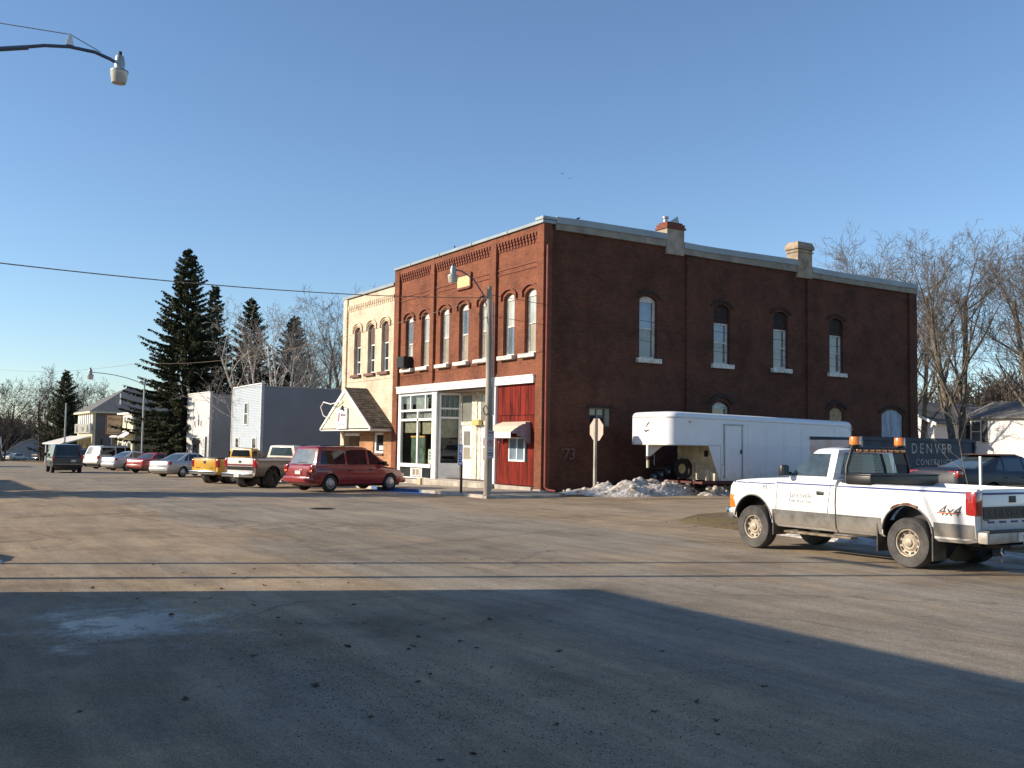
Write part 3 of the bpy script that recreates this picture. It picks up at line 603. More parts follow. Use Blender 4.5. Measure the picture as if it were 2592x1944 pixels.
# ground floor brickwork, window and door in the shade of the porch
wall = MB().box(.02, Y0+.02, -.8, .3, 17.6, 2.28).mesh(); cm = MB().box(-.3, 14.56, 1.24, .9, 15.82, 2.36)
obj('lower_wall', boolean(wall, cm.mesh()), ORANGEBRICK, CB)
o = MB().box(.10, 15.62, 1.24, .22, 15.80, 2.28).box(.10, 14.58, 1.24, .22, 14.66, 2.28).box(.10, 14.66, 1.24, .22, 15.62, 1.34).box(.10, 14.66, 2.18, .22, 15.62, 2.28).build('porch_window', WHITE, CB)
box('pane', PANE_DARK, o, .15, 14.66, 1.34, .165, 15.62, 2.18); box('paper_notice', M('white_paper', (.72, .72, .68), .9), o, .135, 14.75, 1.40, .145, 15.3, 1.62)
box('sill', BRNS, o, -.06, 14.50, 1.12, .1, 15.86, 1.235, bevel=.01)
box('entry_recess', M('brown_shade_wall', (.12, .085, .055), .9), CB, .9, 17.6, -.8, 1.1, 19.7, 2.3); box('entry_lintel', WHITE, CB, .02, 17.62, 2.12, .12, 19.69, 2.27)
CLAP = M('cream_clapboard', (.66, .60, .44), .65, var=.08)
# porch gable
PX = -1.15; PM = (Y0+Y1)/2-.02; ZE, ZP = 2.52, 4.58
def slope(y): return ZP-(ZP-ZE)*abs(y-PM)/(Y1-PM+.02)
q = MB(); nb = 16
for k in range(nb):
    z0 = ZE-.02+k*.122; z1 = z0+.120
    hw0 = max(0, (ZP-.05-z0)/(ZP-ZE)*3.34); hw1 = max(0, (ZP-.05-z1)/(ZP-ZE)*3.34)
    if hw1 < .05: continue
    q.add([(PX-.03, PM-hw0, z0), (PX-.03, PM+hw0, z0), (PX-.008, PM+hw1, z1), (PX-.008, PM-hw1, z1), (PX+.02, PM-hw0, z0), (PX+.02, PM+hw0, z0), (PX+.02, PM+hw1, z1), (PX+.02, PM-hw1, z1)],
          [(0, 1, 2, 3), (4, 7, 6, 5), (0, 4, 5, 1), (3, 2, 6, 7), (0, 3, 7, 4), (1, 5, 6, 2)])
gb = q.build('gable_clapboards', CLAP, CB); gb['kind'] = 'stuff'
for s in (-1, 1):
    e = PM+s*3.40
    q = MB(); q.prism([(PM, ZP+.04), (e, ZE-.0), (e, ZE-.14), (PM, ZP-.22)], 0, PX-.07, PX-.032); q.build('barge_board', WHITE, CB)
    q = MB(); q.prism([(PM, ZP+.06), (e+s*.06, ZE+.0), (e+s*.06, ZE-.05), (PM, ZP+.01)], 0, PX-.03, .05); q.build('roof_deck', BRNS, CB)
SH = M('mossy_shingles', (.115, .095, .07), .9, var=.45, scale=3, bump=.5, bscale=18)
SHROW = []
for s in (-1, 1):
    L = math.hypot(3.46, ZP-ZE); nrow = 22; q = MB()
    for k in range(nrow):
        u0 = k/nrow; u1 = (k+1.25)/nrow
        y0, z0 = PM+s*3.46*(1-u0), ZE+.03+(ZP-ZE+.04)*u0; y1, z1 = PM+s*3.46*(1-min(u1, 1)), ZE+.03+(ZP-ZE+.04)*min(u1, 1)
        x = PX-.06
        while x < .04:
            ww = min(rnd.uniform(.12, .2), .055-x) if x > -.12 else rnd.uniform(.12, .2); dz = rnd.uniform(.0, .012)
            q.add([(x, y0, z0+.022+dz), (x+ww-.008, y0, z0+.022+dz), (x+ww-.008, y1, z1+.002), (x, y1, z1+.002), (x, y0, z0), (x+ww-.008, y0, z0)], [(0, 1, 2, 3), (0, 4, 5, 1)]); x += ww
    o = q.build('shingles', SH, CB); o['kind'] = 'stuff'
q = MB().box(PX-.02, Y0-.02, ZE-.16, .04, Y0+.04, ZE-.005); q.build('eave_fascia', WHITE, CB); box('porch_soffit', OLDWHITE, CB, PX, Y0+.05, ZE-.10, .05, Y1+.02, ZE-.07)
q = MB().box(PX-.04, Y0, ZE-.15, PX+.03, Y1+.02, ZE-.11); q.build('gable_base', WHITE, CB)
sgn = thing('shop_sign', 'white framed square sign with red and blue lettering on the porch gable', 'sign', (PX-.1, 17.05, 3.02))
box('board', WHITE, sgn, -.0, -.66, -.5, .03, .66, .5); 
for b in ((-.70, -.54, -.62, .54), (.62, -.54, .70, .54), (-.62, -.54, .62, -.47), (-.62, .47, .62, .54)): box('sign_frame', WHITE, sgn, -.03, b[0], b[1], .04, b[2], b[3])
SR = M('sign_red', (.50, .02, .02), .5); SB = M('sign_navy', (.03, .035, .14), .5); SG = M('sign_grey', (.33, .33, .35), .6)
def signP(pts, m, nm='logo'): MB().prism(pts, 0, -.012, -.001).build(nm, m, sgn)
signP([(.50, -.15), (.50, .27), (.33, -.15)], SR); signP([(.44, .30), (.30, .30), (.30, -.05)], SB)
SM = lambda y, z: frame((-.006, y, z), (0, -1, 0), (0, 0, 1))
text('Nichols', .26, SB, sgn, SM(-.17, .18), ext=.004, sx=.9); 
q = MB().box(-.012, -.5, -.335, -.001, .48, -.29).box(-.012, -.5, -.25, -.001, .30, -.235); q.build('small_print', SG, sgn)
# cord loop and lamp on the gable
lp = MB().lathe([(.05, 0), (.07, -.06), (.13, -.14), (.13, -.22), (.001, -.23)], (PX-.16, PM, ZP-.9), 2, 14)
cw = thing('gable_flood_lamp', 'small dark lamp hanging before the white gable sign', 'lamp', (0, 0, 0)); lp.build('lamp_shade', M('gunmetal', (.05, .055, .08), .5, .5), cw, smooth=40); MB().tube([(PX-.05, PM, ZP-.42), (PX-.16, PM, ZP-.5), (PX-.16, PM, ZP-.9)], .008, 6).build('flex', BLACK, cw)
MB().tube([(PX-.1, 17.0, 3.95), (PX-.35, 18.0, 3.78), (PX-.42, 18.9, 3.92), (PX-.4, 19.35, 3.65), (PX-.3, 19.2, 3.2), (PX-.12, 18.9, 3.05)], .03, 8).build('conduit', WHITE, cw, smooth=60)

# ------------------------------------------------------------ clapboard houses up the street
def clap(name, mat, parent, u0, u1, z0, z1, ax, d, board=.115, face=-1, holes=()):
    """lapped boards on a wall plane; ax 0: plane of constant x (boards run along y), 1: constant y; cut round the holes"""
    q = MB(); z = z0
    while z < z1-.01:
        zt = min(z+board, z1); spans = [(u0, u1)]
        for h0, h1, ha, hb in holes:
            if zt > ha and z < hb:
                ns = []
                for a, b in spans:
                    if h0 > a: ns.append((a, min(b, h0)))
                    if h1 < b: ns.append((max(a, h1), b))
                spans = [s for s in ns if s[1]-s[0] > .01]
        for a, b in spans:
            o = .034*face; pts = [(d+o, a, z), (d+o, b, z), (d, b, zt), (d, a, zt), (d-.03*face, a, z), (d-.03*face, b, z)]
            if ax == 1: pts = [(p[1], p[0], p[2]) for p in pts]
            q.add(pts, [(0, 1, 2, 3), (0, 4, 5, 1)])
        z = zt
    o = q.build(name, mat, parent); o['kind'] = 'stuff'; return o
def simplewin(parent, ax, d, u0, u1, z0, z1, fm, pm, face=-1, rails=1, name='window', t=.09):
    q = MB(); D = lambda a: sorted((d+face*a, d-face*.05))
    def bx(a, b, za, zb, k=.05):
        d0, d1 = D(k); q.box(*((d0, a, za, d1, b, zb) if ax == 0 else (a, d0, za, b, d1, zb)))
    bx(u0-t, u0, z0-t, z1+t); bx(u1, u1+t, z0-t, z1+t); bx(u0, u1, z1, z1+t); bx(u0, u1, z0-t, z0, .07)
    if rails: bx(u0, u1, (z0+z1)/2-.03, (z0+z1)/2+.03, .03)
    o = q.build(name, fm, parent)
    zz = [z0, (z0+z1)/2-.03, (z0+z1)/2+.03, z1] if rails else [z0, z1]
    for a, b in zip(zz[::2], zz[1::2]):
        d0, d1 = sorted((d+face*.005, d-face*.01)); box('pane', pm, o, *((d0, u0, a, d1, u1, b) if ax == 0 else (u0, d0, a, u1, d1, b)))
    return o
SID_B = M('pale_blue_siding', (.40, .45, .49), .55, var=.06); SID_W = M('white_siding', (.60, .585, .56), .55, var=.06); SLATE_SIDE = M('grey_metal_siding', (.195, .22, .25), .7, var=.07, scale=.6); GSIDE = M('grey_block_side', (.30, .31, .32), .8, var=.07, scale=.8)
def false_front(name, label, y0, y1, zb, zt, ztl, depth, sm, side, wins, fmat):
    h = thing(name, label, 'building', (0, 0, 0))
    MB().prism([(y0+.03, zb), (y1-.03, zb), (y1-.03, ztl-.05), (y0+.03, zt-.05)], 0, .0, .18).build('front_wall', sm, h)
    clap('clapboards', sm, h, y0+.12, y1-.12, zb+.2, min(zt, ztl)-.1, 0, -.005, .115, -1, [(a-.09, b+.09, c-.09, d+.09) for a, b, c, d, r in wins])
    for y in (y0, y1-.12): box('corner_board', fmat, h, -.045, y, zb, .02, y+.12, zt-.02)
    box('side_wall', side, h, .19, y0+.02, zb-.3, depth, y0+.2, zt-.25); box('far_side_wall', side, h, .19, y1-.2, zb-.3, depth, y1-.02, zt-.25); box('back_wall', side, h, depth, y0+.02, zb-.3, depth+.2, y1-.02, zt-.35)
    q = MB().box(.2, y0+.0, zt-.24, depth+.25, y0+.26, zt-.16); q.build('side_coping', FLASH, h)
    MB().prism([(y0-.03, zt-.04), (y1+.03, ztl-.04), (y1+.03, ztl+.03), (y0-.03, zt+.03)], 0, -.07, .25).build('front_coping', WHITE, h)
    box('roof', MATS['roof_felt'], h, .2, y0+.2, zt-.7, depth, y1-.2, zt-.6)
    for a, b, c, d, r in wins: simplewin(h, 0, -.01, a, b, c, d, WHITE, PANE_DARK, -1, r)
    return h
H1 = false_front('clapboard_shop', 'pale blue clapboard false-front building with one tall upper window and grey side', 34.4, 41.0, -1.0, 5.72, 5.66, 13, SID_B, SLATE_SIDE, [(37.35, 38.1, 2.95, 4.42, 1), (39.3, 40.05, .55, 1.95, 1), (35.3, 36.1, .55, 1.95, 1)], OLDWHITE)
MB().lathe([(.06, 5.4), (.06, 6.2), (.1, 6.22), (.1, 6.32), (.001, 6.34)], (10.6, 35.2, 0), 2, 10).build('vent_pipe', WHITE, H1)
MB().tube([(-.06, 41.1, 5.5), (-.06, 41.1, -.6)], .05, 8).build('downpipe', WHITE, H1)
H2 = false_front('white_clapboard_shop', 'white clapboard false-front shop with two slit vents over its door', 47.3, 54.3, -1.2, 5.62, 5.66, 9, SID_W, GSIDE, [(50.0, 52.3, .66, 1.95, 0), (51.55, 51.85, 2.9, 3.35, 0), (49.6, 49.9, 2.9, 3.35, 0)], OLDWHITE)
q = MB().box(-.06, 47.55, -.7, .0, 47.68, 2.2).box(-.06, 49.1, -.7, .0, 49.23, 2.2).box(-.06, 47.68, 2.07, .0, 49.1, 2.2); q.build('door_frame', WHITE, H2); dd = box('door', M('dark_green_door', (.03, .04, .04), .4), H2, -.04, 47.69, -.7, -.01, 48.4, 2.06); box('handle', CHROME, dd, -.09, 48.3, .3, -.05, 48.34, .45)
simplewin(H2, 0, -.012, 48.5, 49.05, .2, 1.9, WHITE, PANE_DARK, -1, 1)
box('hanging_sign', M('black_sign', (.03, .03, .03), .5), H2, -.75, 49.7, 1.5, -.06, 49.75, 1.75)
# estate agent's shop, low beige wing, tavern
RE = thing('yellow_fronted_office', 'small pale yellow fronted office with white awning behind the big spruce', 'building', (0, 0, 0))
zb = -1.6
box('front_wall', CREAMP, RE, 0, 76.9, zb, .25, 85, 4.4); box('side_wall', M('beige_stucco', (.30, .24, .15), .85, var=.15), RE, .26, 76.92, zb, 13, 77.15, 3.9); box('far_wall', CREAMP, RE, .26, 84.7, zb, 13, 84.95, 3.9); box('back_wall', CREAMP, RE, 13, 76.95, zb, 13.2, 84.95, 3.8); box('roof', MATS['roof_felt'], RE, .26, 77.16, 3.3, 12.99, 84.69, 3.4)
MB().box(-.15, 76.85, 4.41, .3, 85.1, 4.62).box(-.1, 76.9, 4.1, -.005, 85.05, 4.2).build('cornice', WHITE, RE)
for i in range(14): box('cornice_bracket', WHITE, RE, -.12, 77.1+i*.58, 3.55, -.005, 77.32+i*.58, 4.08)
aw = MB().prism([(0, 2.62), (-.9, 2.0), (-.9, 1.93), (0, 2.55)], 1, 76.6, 84.9); aw.build('canopy', WHITE, RE)
MB().prism([(-.02, 2.63), (-.92, 2.012), (-.92, 2.04), (-.02, 2.66)], 1, 80.6, 80.75).build('canopy_rib', SG, RE)
for a, b in ((77.5, 79.2), (82.4, 84.4)): simplewin(RE, 0, -.01, a, b, -.7, 1.4, WHITE, PANE_DARK, -1, 0)
q = MB().box(-.03, 79.7, zb, -.004, 81.8, 1.6); q.build('glazed_door', WHITE, RE); box('door_pane', PANE_DARK, RE, -.045, 80.1, zb+.4, -.031, 80.6, 1.3); box('door_pane', PANE_DARK, RE, -.045, 80.9, zb+.4, -.031, 81.4, 1.3)
rs_ = thing('realty_sign', 'square tan sign in a dark red frame hanging beside the grey tavern', 'sign', (-1.15, 80.9, 3.25))
RED_F = M('maroon_frame', (.10, .025, .025), .6); box('board', M('sign_tan', (.48, .36, .22), .7, var=.15), rs_, -.75, -.03, -1.02, .75, .03, 1.02)
for b in ((-.85, -1.12, -.751, 1.12), (.751, -1.12, .85, 1.12), (-.75, -1.12, .75, -1.021), (-.75, 1.021, .75, 1.12)): box('sign_frame', RED_F, rs_, b[0], -.05, b[1], b[2], .05, b[3])
KS = lambda x, z: frame((x, -.036, z), (1, 0, 0), (0, 0, 1))
text('Martin', .46, M('sign_brick_red', (.22, .03, .03), .6), rs_, KS(0, .62)); text('Realty', .56, BLACK, rs_, KS(0, -.1), shear=.2); box('small_print', BLACK, rs_, -.6, -.04, -.82, .6, -.031, -.76)
MB().tube([(.85, 0, 1.0), (1.3, 0, 1.0)], .03, 6).tube([(.85, 0, -.9), (1.3, 0, -.9)], .03, 6).build('bracket', BLACK, rs_)
TP = thing('grey_tavern', 'grey two-storey tavern with hipped roof and pale slatted upper front', 'building', (0, 0, 0)); ty0, ty1, tz = 101.5, 113.5, -2.2
GS = M('tavern_grey', (.165, .15, .14), .85, var=.08); box('side_wall', GS, TP, .1, ty0, tz, 11, ty0+.25, 5.2); box('front_wall', CREAMP, TP, 0, ty0+.02, tz, .099, ty1, 5.2); box('far_wall', GS, TP, .1, ty1-.25, tz, 11, ty1-.01, 5.2); box('back_wall', GS, TP, 11, ty0, tz, 11.2, ty1, 5.15)
q = MB().loft([[(-.5, ty0-.5, 5.2), (11.6, ty0-.5, 5.2), (11.6, ty1+.5, 5.2), (-.5, ty1+.5, 5.2)], [(5.0, ty0+5.2, 8.6), (6.1, ty0+5.2, 8.6), (6.1, ty1-5.2, 8.6), (5.0, ty1-5.2, 8.6)]]); q.build('hipped_roof', M('grey_shingles', (.15, .145, .14), .85, var=.2, scale=2), TP)
box('eave_board', CREAMP, TP, -.52, ty0-.52, 4.98, 11.62, ty1+.52, 5.19)
for i in range(7): box('upper_slat', WHITE, TP, -.08, ty0+.5+i*1.5, 3.55, -.002, ty0+1.2+i*1.5, 4.9)
for i in range(6): box('slat_shadow_panel', PANE_GREY, TP, -.04, ty0+1.21+i*1.5, 3.6, -.003, ty0+1.98+i*1.5, 4.8)
box('corner_board', CREAMP, TP, -.06, ty0-.05, tz, .3, ty0+.3, 5.0)
ts = thing('tavern_sign', 'long grey tavern signboard with three dark letters under the slatted front', 'sign', (-.35, 107.2, 3.0)); box('board', M('sign_grey_board', (.30, .29, .27), .7, var=.15), ts, -.08, -6.2, -.55, .08, 5.6, .65)
TS = lambda y, z: frame((-.09, y, z), (0, -1, 0), (0, 0, 1)); text('TAP', .85, M('sign_dark_red', (.05, .012, .01), .6), ts, TS(-.6, -.12), sx=1.9)
for y in (-4.6, 4.0): MB().prism([(y-1.0, -.45), (y+1.0, -.4), (y+.5, .4), (y-.3, .5)], 0, -.1, -.081).build('painted_leaf', M('sign_leaf', (.07, .09, .05), .7), ts)
for y in (-6.25, 5.6): box('end_board', WHITE, ts, -.12, y, -.6, .12, y+.1, .7)
q = MB().prism([(-.05, 1.9), (-3.6, .9), (-3.6, 1.05), (-.05, 2.1)], 1, ty0+.6, ty1+6); q.build('porch_roof', OLDWHITE, TP)
for i in range(5): MB().tube([(-3.3, ty0+2+i*3.6, tz), (-3.3, ty0+2+i*3.6, 1.0)], .09, 8).build('porch_post', WHITE, TP)
simplewin(TP, 0, -.01, ty0+1.5, ty0+4, -.9, 1.2, CREAMP, PANE_GREY, -1, 0); simplewin(TP, 1, ty0-.005, 2.3, 3.2, -.1, 2.0, WHITE, PANE_DARK, -1, 1); box('vent_stack', BLACK, TP, 1.0, ty0-.14, -.2, 1.16, ty0-.002, 1.75); MB().tube([(3.4, ty0+1.2, 5.5), (3.4, ty0+1.2, 7.6)], .09, 8).build('vent_pipe', WHITE, TP)
simplewin(TP, 0, -.01, ty0+7, ty0+10, -.9, 1.2, CREAMP, PANE_GREY, -1, 0)
# pale hall with a big sloping roof far down the street, and a spired sign
HL = thing('quonset_hall', 'far grey hall with a broad sloping pale roof at the street end', 'building', (-.4, 196, -3.2))
prof = [(-11, 0), (-10.6, 2.2), (-8, 3.9), (-4.5, 5.2), (0, 5.9), (4.5, 5.2), (8, 3.9), (10.6, 2.2), (11, 0)]
MB().prism([(x+10, z) for x, z in prof], 1, 0, 24).build('end_wall', M('hall_grey', (.33, .35, .38), .8, var=.1, scale=.4), HL)
q = MB().prism([(x*1.02+10, z*1.02+.12) for x, z in prof]+[(x+10, z+.005) for x, z in prof][::-1], 1, -.3, 24.3); q.build('roof', M('hall_roof', (.42, .40, .33), .7, var=.15), HL)
SPR = thing('spire_sign', 'white spired roadside sign with a dark round emblem far down the street', 'sign', (-2.6, 186, -3.1))
MB().loft([[(-1.05, -.2, 0), (-.2, -.2, 0), (-.2, .2, 0), (-1.05, .2, 0)], [(-.72, -.1, 5.0), (-.62, -.1, 5.0), (-.62, .1, 5.0), (-.72, .1, 5.0)]]).build('spire', WHITE, SPR); box('sign_box', WHITE, SPR, -.19, -.2, .2, 1.3, .2, 2.0); MB().lathe([(.52, -.22), (.52, -.24), (.001, -.241)], (.62, 0, 1.1), 1, 20).build('round_emblem', M('emblem_maroon', (.05, .012, .012), .6), SPR)

# ------------------------------------------------------------ houses and yard to the right
def house(name, label, x0, y0, x1, y1, z0, ze, zp, axis, wm, rm, wins):
    h = thing(name, label, 'house', (0, 0, 0)); t = .2
    box('wall', wm, h, x0, y0, z0, x1, y0+t, ze); box('wall', wm, h, x0, y1-t, z0, x1, y1, ze); box('wall', wm, h, x0, y0+t+.002, z0, x0+t, y1-t-.002, ze); box('wall', wm, h, x1-t, y0+t+.002, z0, x1, y1-t-.002, ze)
    clap('clapboards', wm, h, x0, x1, z0, ze, 1, y0-.002, .14, -1, wins); clap('clapboards', wm, h, y0, y1, z0, ze, 0, x0-.002, .14, -1)
    o = .4; ym, xm = (y0+y1)/2, (x0+x1)/2
    if axis == 'x':
        for x in (x0+.01, x1-.2): MB().prism([(y0, ze), (y1, ze), (ym, zp-.1)], 0, x, x+.19).build('gable', wm, h)
        for s, ye in ((-1, y0-o), (1, y1+o)): MB().prism([(ym, zp), (ye, ze-.1), (ye, ze+.02), (ym, zp+.12)], 0, x0-.3, x1+.3).build('roof_slope', rm, h)
        for x in (x0-.36, x1+.30): MB().prism([(ym, zp-.12), (y0-o, ze-.2), (y0-o, ze+.02), (ym, zp+.12), (y1+o, ze+.02), (y1+o, ze-.2)], 0, x, x+.05).build('barge_board', WHITE, h)
    else:
        for y in (y0+.01, y1-.2): MB().prism([(x0, ze), (x1, ze), (xm, zp-.1)], 1, y, y+.19).build('gable', wm, h)
        for s, xe in ((-1, x0-o), (1, x1+o)): MB().prism([(xm, zp), (xe, ze-.1), (xe, ze+.02), (xm, zp+.12)], 1, y0-.3, y1+.3).build('roof_slope', rm, h)
        for y in (y0-.36, y1+.30): MB().prism([(xm, zp-.12), (x0-o, ze-.2), (x0-o, ze+.02), (xm, zp+.12), (x1+o, ze+.02), (x1+o, ze-.2)], 1, y, y+.05).build('barge_board', WHITE, h)
    return h
HW = M('house_white', (.74, .72, .70), .6, var=.05); SHG = M('house_shingles', (.16, .155, .15), .9, var=.25, scale=3, bump=.3, bscale=12)
SHUT = M('black_shutter', (.02, .018, .025), .6)
house('white_gabled_house', 'white house whose lit end gable shows just past the brick corner', 46, 15, 57, 23, .8, 3.95, 5.7, 'x', HW, SHG, [])
hh = house('white_bungalow', 'long white bungalow with dark shuttered window behind bare trees', 50.0, -14, 58, 14.8, .8, 4.45, 5.75, 'y', HW, SHG, [])
for a in (13.75, 4.0, -3):
    simplewin(hh, 0, 49.97, a, a+.75, 2.62, 4.12, WHITE, PANE_DARK, -1, 1)
    for u in (a-.55, a+.87): box('shutter', SHUT, hh, 49.88, u, 2.55, 49.95, u+.42, 4.2)
# ------------------------------------------------------------ vehicles
PROF = [(0, 0), (.80, 0), (.955, .10), (.99, .30), (1.0, .55), (.985, .78), (.955, .90), (.89, .975), (.6, 1.0), (0, 1.012)]
def lerp(a, b, t): return a+(b-a)*t
class Car:
    """x forward, y left, z up; origin on the ground between the axles"""
    def __init__(s, name, label, cat, loc, heading, st, paint, group=None, prof=PROF):
        s.root = thing(name, label, cat, loc, R(90-heading), group); s.st = st; s.paint = paint; s.prof = prof
    def at(s, x):
        st = s.st
        if x <= st[0][0]: return st[0][1:]
        for a, b in zip(st, st[1:]):
            if x <= b[0]:
                t = (x-a[0])/(b[0]-a[0]); return tuple(lerp(p, q, t) for p, q in zip(a[1:], b[1:]))
        return st[-1][1:]
    def sy(s, x, z):
        zl, zt, w = s.at(x); f = (z-zl)/(zt-zl); pr = s.prof[1:8]
        if f <= pr[0][1]: return w*pr[0][0]
        for a, b in zip(pr, pr[1:]):
            if f <= b[1]: return w*lerp(a[0], b[0], (f-a[1])/(b[1]-a[1]))
        return w*pr[-1][0]
    def ring(s, x, zl, zt, w):
        h = [(w*a, zl+(zt-zl)*b) for a, b in s.prof]
        return [(x, y, z) for y, z in h]+[(x, -y, z) for y, z in h[-2:0:-1]]
    def body(s, axles, R_, name='body', arch=1.16, inner=.34, x0=None, x1=None, az=None):
        # finer stations so that the sides stay smooth
        xs_ = sorted(set([a[0] for a in s.st]+list(np.linspace(s.st[0][0], s.st[-1][0], 26))))
        xs_ = [x for x in xs_ if (x0 is None or x >= x0) and (x1 is None or x <= x1)]
        me = MB().loft([s.ring(x, *s.at(x)) for x in xs_]).mesh(); cut = MB(); W = max(a[3] for a in s.st)
        for x in axles:
            for sg in (-1, 1): cut.lathe([(R_*arch, sg*(W-inner)), (R_*arch, sg*(W+.3))], (x, 0, az or R_), 1, 28)
        cm_ = cut.mesh(); cm_.materials.append(BLACK); me.materials.append(s.paint); me = boolean(me, cm_); me.shade_smooth(); me.set_sharp_from_angle(angle=R(32))
        s.axles, s.Rw, s.W = axles, R_, W
        return obj(name, me, s.paint, s.root)
    def patch(s, name, mat, x0, x1, z0, z1, sides=(1, -1), off=.005, nx=10, nz=3, parent=None):
        for sg in sides:
            q = MB(); q.grid(lambda u, v: (lerp(x0, x1, u), sg*(s.sy(lerp(x0, x1, u), lerp(z0, z1, v))+off), lerp(z0, z1, v)), nx, nz)
            q.build(name, mat, parent or s.root, smooth=60)
    def seam(s, x, z0, z1, sides=(1, -1), dx=0, w_=.012):
        for sg in sides:
            q = MB(); q.grid(lambda u, v: (x+dx*v+(u-.5)*w_, sg*(s.sy(x+dx*v, lerp(z0, z1, v))+.003), lerp(z0, z1, v)), 1, 8); q.build('door_gap', BLACK, s.root)
    def greenhouse(s, zb, zr_, xf0, xf1, xr0, xr1, wb, wt, name='roof_cabin', crown=.05, bow=.10, mat=None):
        s.g = (zb, zr_, xf0, xf1, xr0, xr1, wb, wt, bow); rings = []; N = 9
        def ring(t, inset=0, dz=0):
            xf, xr, w_ = lerp(xf0, xf1, t)-inset, lerp(xr0, xr1, t)+inset, lerp(wb, wt, t)-inset; z = lerp(zb, zr_, t)+dz; b = bow*(1-.3*t); p = []
            for i in range(N): v = -1+2*i/(N-1); p.append((xf-b*v*v, v*w_, z))
            for i in range(1, N): u = i/N; p.append((lerp(xf-b, xr+b*.6, u), w_*(1+.025*math.sin(math.pi*u)), z))
            for i in range(N): v = 1-2*i/(N-1); p.append((xr+b*.6*v*v, v*w_, z))
            for i in range(1, N): u = i/N; p.append((lerp(xr+b*.6, xf-b, u), -w_*(1+.025*math.sin(math.pi*u)), z))
            return p
        rings = [ring(0, 0, -.06), ring(0), ring(.33), ring(.66), ring(.9), ring(.97, .015, .006), ring(1, .06, .012), ring(1, .16, crown*.6), ring(1, .40, crown)]
        return MB().loft(rings).build(name, mat or s.paint, s.root, smooth=38)
    def gpane(s, c4, mat, side=0, off=.006, name='window', parent=None):
        """pane on the cabin: side +-1 corners (x,t); side 'f'/'r' corners (v,t)"""
        zb, zr_, xf0, xf1, xr0, xr1, wb, wt, bow = s.g; q = MB()
        def P(u, v):
            a = [lerp(lerp(c4[0][k], c4[1][k], u), lerp(c4[3][k], c4[2][k], u), v) for k in (0, 1)]; t = a[1]; z = lerp(zb, zr_, t); w_ = lerp(wb, wt, t); b = bow*(1-.3*t)
            if side == 'f': return (lerp(xf0, xf1, t)-b*a[0]**2+off, a[0]*w_, z+off*.6)
            if side == 'r': return (lerp(xr0, xr1, t)+b*.6*a[0]**2-off, a[0]*w_, z+off*.6)
            xf, xr = lerp(xf0, xf1, t)-b, lerp(xr0, xr1, t)+b*.6; uu = (a[0]-xf)/(xr-xf)
            return (a[0], side*(w_*(1+.025*math.sin(math.pi*min(1, max(0, uu))))+off), z)
        q.grid(P, 8, 5); return q.build(name, mat, parent or s.root, smooth=80)
    def wheels(s, tyre, rim, width=.22, rim_r=.62, style='disc', y=None, axles=None, dish=.03, slot_m=None, nslot=10):
        R_ = s.Rw; w2 = width/2; rr = R_*rim_r
        key = (tyre.name, rim.name, R_, width, rim_r, style)
        t = MB().lathe([(rr*.98, w2*.75), (rr*1.04, w2*.97), (R_*.86, w2*1.0), (R_*.955, w2*.90), (R_, w2*.62), (R_, -w2*.62), (R_*.955, -w2*.90), (R_*.86, -w2), (rr*1.04, -w2*.97), (rr*.98, -w2*.75), (rr*.98, w2*.75)], (0, 0, 0), 1, 40, cap=False).mesh('tyre', 35)
        d = w2*.92
        if style == 'disc': pr = [(rr*1.0, d*.9), (rr*.97, d), (rr*.90, d-.005), (rr*.86, d-.05), (rr*.62, d-.06), (rr*.45, d-.035), (rr*.30, d-.04), (rr*.27, d-.015), (rr*.16, d-.008), (.001, d-.004)]
        else: pr = [(rr*1.0, d*.95), (rr*.96, d), (rr*.90, d-.012), (rr*.5, d+dish*.3), (rr*.25, d+dish*.4), (.001, d+dish*.4)]
        rm = MB().lathe(pr+[(.001, -.02), (rr*.98, -.02)], (0, 0, 0), 1, 36, cap=False).mesh('rim', 30)
        sl = MB()
        for i in range(nslot):
            a = 2*math.pi*i/nslot; ra = rr*(.74 if style == 'disc' else .68); yy = d-.053 if style == 'disc' else d+.002
            m = Matrix.Translation((ra*math.cos(a), yy, ra*math.sin(a)))@Matrix.Rotation(-a, 4, 'Y')
            sl.obox(m, rr*(.14 if style == 'disc' else .34), .016, rr*(.26 if style == 'disc' else .13 if nslot > 7 else .28))
        sl = sl.mesh('slot'); rm.materials.append(rim); t.materials.append(tyre); sl.materials.append(slot_m or BLACK)
        for x in (axles or s.axles):
            for sg in (1, -1):
                o = obj('wheel', t, None, s.root); o.location = (x, sg*((y or s.W)-w2-.02), R_); o.rotation_euler = (0, 0, 0 if sg > 0 else math.pi)
                c = obj('rim', rm, None, o); e = obj('rim_slots', sl, None, o)
    def box(s, name, mat, *b, bevel=.0, parent=None): return MB().box(*b).build(name, mat, parent or s.root, bevel=bevel, smooth=40 if bevel else None)
    def pair(s, name, mat, x0, y0, z0, x1, y1, z1, bevel=.015):
        for sg in (1, -1): s.box(name, mat, x0, sg*y0, z0, x1, sg*y1, z1, bevel=bevel)
    def under(s):
        s.box('underbody', BLACK, s.st[0][0]+.25, -s.W*.72, .2, s.st[-1][0]-.25, s.W*.72, s.at(0)[0]+.12)
VGL = M('vehicle_glass', (.016, .021, .023), .03, var=.2, spec=.5); VGL2 = M('vehicle_glass_blue', (.05, .075, .09), .03, var=.25, spec=.7)
TAIL = M('tail_lamp_red', (.33, .012, .012), .15, var=.15, coat=1); AMB = M('amber_lens', (.75, .20, .01), .2, coat=1); LENS = M('clear_lens', (.6, .6, .58), .1, coat=1)
PLATE = M('number_plate', (.60, .62, .60), .5, var=.15, scale=20); RIMS = M('silver_rim', (.46, .46, .46), .3, .7, var=.08); DIRTC = (.20, .165, .125)
